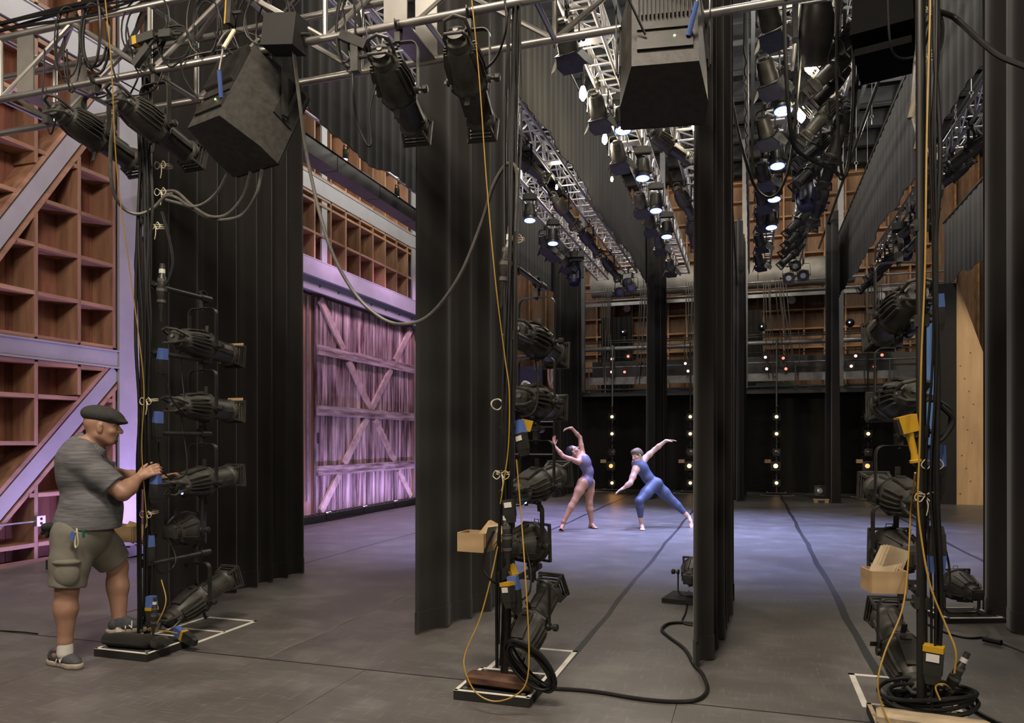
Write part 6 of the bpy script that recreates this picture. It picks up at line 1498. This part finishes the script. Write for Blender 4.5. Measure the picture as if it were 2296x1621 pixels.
# safety leads and tails
TL = ((( 100, 110), (98, 180), (95, 230), (112, 300), (125, 270), (140, 230)), ((245, 90), (250, 140), (270, 200), (300, 215), (345, 200), (365, 160)), ((285, 60), (300, 140), (310, 170), (290, 215)), ((150, 110), (152, 170), (160, 200), (205, 218), (235, 215), (250, 195)), ((770, 20), (775, 60), (785, 130), (790, 150)), ((810, 0), (820, 60), (825, 95), (818, 100)), ((415, 60), (425, 110), (385, 150), (365, 130)), ((520, 70), (540, 130), (500, 100), (480, 70)))
for k, pts in enumerate(TL):
    cable('lantern_lead', [at_Y(x, y, 4.13 + .02 * (i % 2)) for i, (x, y) in enumerate(pts)], .006, M_RUB, 'thin black lead dangling from the near truss, %s from the left' % ('leftmost', 'fourth', 'third', 'second', 'seventh', 'last', 'fifth', 'sixth')[k], 'cable', 'leads of the near truss')
pc('lantern_lead', [(790, 165, 4.4), (793, 210, 4.4), (800, 270, 4.45), (822, 322, 4.45), (832, 318, 4.45), (828, 250, 4.45), (842, 190, 4.45)], .008, M_RUB, 'black lead looping down beside the third ellipsoidal')
pc('lantern_lead', [(1132, 0, 4.2), (1135, 60, 4.2), (1115, 125, 4.3), (1080, 160, 4.4), (1040, 168, 4.5), (1010, 160, 4.5)], .007, M_RUB, 'black lead swinging to the fourth ellipsoidal')
# black box with yellow tape and connector boxes on the truss
def tbox(x, y, s, m, label, rz=0.0, yel=True):
    t = thing('connector_box', label, 'connector', at_Y(x, y, 4.12)); t.rotation_euler = (0, R(rz), 0)
    MB().box((0, 0, 0), s).build('shell', m, t)
    if yel: MB().box((-s[0] * .3, 0, 0), (s[0] * .18, s[1] * 1.04, s[2] * 1.04)).build('yellow_band', M_YELP, t)
    MB().cyl((s[0] / 2, 0, 0), (s[0] / 2 + .07, 0, 0), .012, n=8).build('strain_relief', M_BLK, t)
    return t
tbox(640, 78, (.24, .16, .20), M_MATT, 'black junction box hung at the middle of the near truss', 8, False)
tbox(322, 88, (.20, .05, .055), M_BLK, 'black connector with yellow band lying on the near truss', -6)
tbox(375, 78, (.10, .06, .05), M_BLK, 'small black connector right of the banded one on the near truss', 5, False)
tbox(318, 125, (.17, .04, .05), M_BLK, 'slanted black connector under the near truss', -42, False)
tbox(515, 30, (.05, .05, .15), M_BLK, 'upright connector with yellow band at the middle of the near truss', 4, True)
tbox(795, 92, (.20, .06, .055), M_BLK, 'black inline connector above the third ellipsoidal', 28, False)
tbox(798, 130, (.05, .05, .18), M_HOUS, 'hanging black ballast beside the third ellipsoidal', 0, False)
tbox(107, 258, (.05, .05, .13), M_BLK, 'black inline plug dangling at the leftmost ellipsoidal', 0, False)
# verticals over the stage: rods, chains and ropes from the grid
def rod(x, yb, zb, X, Y, ztop, r, m, label, name='drop_rod', cat='rod', group=None):
    o = MB().cyl((X, Y, zb), (X, Y, ztop), r, n=6).build(name, m); tag(o, label, cat, group); return o
for k, (x, y0, X) in enumerate(((1945, 395, 2.9), (1955, 280, 2.4), (1920, 385, 2.0), (1900, 200, 1.6), (2013, 90, 2.6), (1972, 150, 2.5), (2050, 60, 2.9), (2178, 230, 3.6), (1790, 300, 1.0), (1640, 420, -.3))):
    p = at_X(x, y0, X) if abs(X) > .5 else at_Y(x, y0, 12.5)
    t = thing('hanging_rod', 'thin steel drop rod from the grid, %s of ten overhead' % ORD[k], 'rod', p, 0, 'drop rods from the grid')
    MB().cyl((0, 0, .2), (0, 0, 10.92 - p.z), .006, n=6).build('rod', M_GREY, t)
    MB().tube([Vector((.03 * math.cos(a), 0, .17 + .03 * math.sin(a))) for a in np.linspace(0, 6.28, 11)[:-1]], .006, 5, closed=True).build('shackle', M_GREY, t)
    MB().lathe([(0.0, .004), (.02, .012), (.12, .012), (.14, .004)], axis=(0, 0, 1), n=8).build('turnbuckle', M_GREY, t)
def chain(p, ztop, label):
    t = thing('hoist_chain', label, 'chain', p, 0, 'hoist chains')
    n = int((ztop - p.z) / .055)
    lk = shared('chain_link', lambda b: b.tube([Vector((.013 * math.cos(a), 0, .036 * math.sin(a))) for a in np.linspace(0, 2 * math.pi, 9)[:-1]], .0045, 5, closed=True), M_GREY)
    for k in range(min(n, 90)): put('chain_link', lk, t, (0, 0, .055 * k), (0, 0, R(90) * (k % 2)))
    MB().box((0, 0, -.12), (.16, .12, .2)).build('hoist_body', M_BLK, t)
    return t
for k, (X, Y) in enumerate(((-3.05, 9.5), (-3.93, 11.2), (-1.72, 8.2), (.33, 9.5), (1.05, 11.5), (3.12, 13.5), (-.93, 9.8))):
    chain(Vector((X, Y, 6.55)), 10.05, 'steel chain with black hoist over a truss, %s of seven from the left' % ORD[(1, 0, 2, 4, 5, 6, 3)[k]])
# vertical cables right of the narrow leg and the hanging bights
pc('hanging_cable', [(1622, 0, 7.8), (1626, 120, 7.9), (1648, 260, 8.0), (1672, 360, 8.1), (1694, 420, 8.2), (1722, 443, 8.2), (1750, 425, 8.2), (1772, 360, 8.2), (1785, 250, 8.1), (1796, 120, 8.0), (1800, 0, 7.9)], .016, M_RUB, 'thick black cable hanging in a deep bight right of the narrow leg')
pc('hanging_cable', [(1758, 0, 5.6), (1762, 150, 5.7), (1772, 280, 5.8), (1790, 340, 5.9), (1872, 385, 6.0), (1888, 400, 6.0), (1902, 370, 6.0), (1912, 250, 5.9), (1915, 100, 5.8), (1915, 0, 5.7)], .015, M_RUB, 'thick black cable hanging in a long narrow bight below the moving light')
pc('hanging_cable', [(1880, 0, 5.6), (1876, 150, 5.8), (1880, 300, 5.9), (1890, 396, 6.0), (1906, 330, 6.0), (1930, 100, 5.8), (1938, 0, 5.6)], .012, M_RUB, 'black cable in a narrow bight right of the moving light')
pc('hanging_cable', [(1610, 0, 7.9), (1618, 200, 8.1), (1622, 420, 8.4), (1640, 600, 8.6)], .011, M_RUB, 'black cable hanging close right of the narrow leg, nearest strand')
pc('hanging_cable', [(1628, 0, 7.9), (1634, 300, 8.2), (1652, 640, 8.6)], .011, M_RUB, 'black cable hanging right of the narrow leg, second strand')
pc('hanging_cable', [(1990, 0, 4.9), (1995, 90, 4.95), (2008, 125, 5.0), (2040, 130, 5.0), (2070, 110, 4.9), (2085, 60, 4.8)], .008, M_RUB, 'black cable swag left of the right boom top')
M_DEEPBLK = mat('deep_black', (0.006, 0.006, 0.006), 0.9, vary=0.1, spec=0.1)  # darker than the flat black, keeps the hung loudspeaker dark
# dark hanging box upper right
t = thing('loudspeaker', 'dark loudspeaker hung high left of the right boom', 'speaker', at_Y(1985, 30, 6.2))
MB().box((0, 0, 0), (.42, .42, .55), rot=(R(-12), 0, R(-15)), taper=.85).build('cabinet', M_DEEPBLK, t); MB().box((0, 0, -.36), (.38, .36, .06), rot=(R(-12), 0, R(-15))).build('base_trim', M_DEEPBLK, t)
MB().cyl((-.1, 0, .3), (-.1, 0, 3.6), .012, n=6).build('hang_rod', M_BLK, t); MB().cyl((.1, 0, .3), (.1, 0, 3.6), .012, n=6).build('hang_rod', M_BLK, t)
# cables draped along the trusses
for k, (X, Y0, Y1, Z) in enumerate(((-3.3, 8.0, 19.5, 5.9), (-3.38, 8.0, 20.0, 5.88), (-4.0, 8.0, 20, 6.34), (-1.95, 6.0, 19, 6.34), (.2, 6.0, 19, 6.4), (.95, 6.0, 19, 6.45), (1.1, 6.5, 19.5, 6.46), (3.05, 8.0, 20, 6.36), (3.2, 8.0, 20, 6.38), (-1.0, 6, 19, 6.34))):
    pts = []; n = 26
    for j in range(n): pts.append((X + r_.uniform(-.04, .04), Y0 + (Y1 - Y0) * j / (n - 1), Z + r_.uniform(-.03, .02) - (.07 if j % 3 == 1 else 0)))
    cable('truss_cable', pts, .016, M_RUB, 'black cable draped along an overhead truss, %s of ten from the left' % ORD[(2, 1, 0, 3, 5, 6, 7, 8, 9, 4)[k]], group='cables along the overhead trusses', n=3, sides=6)
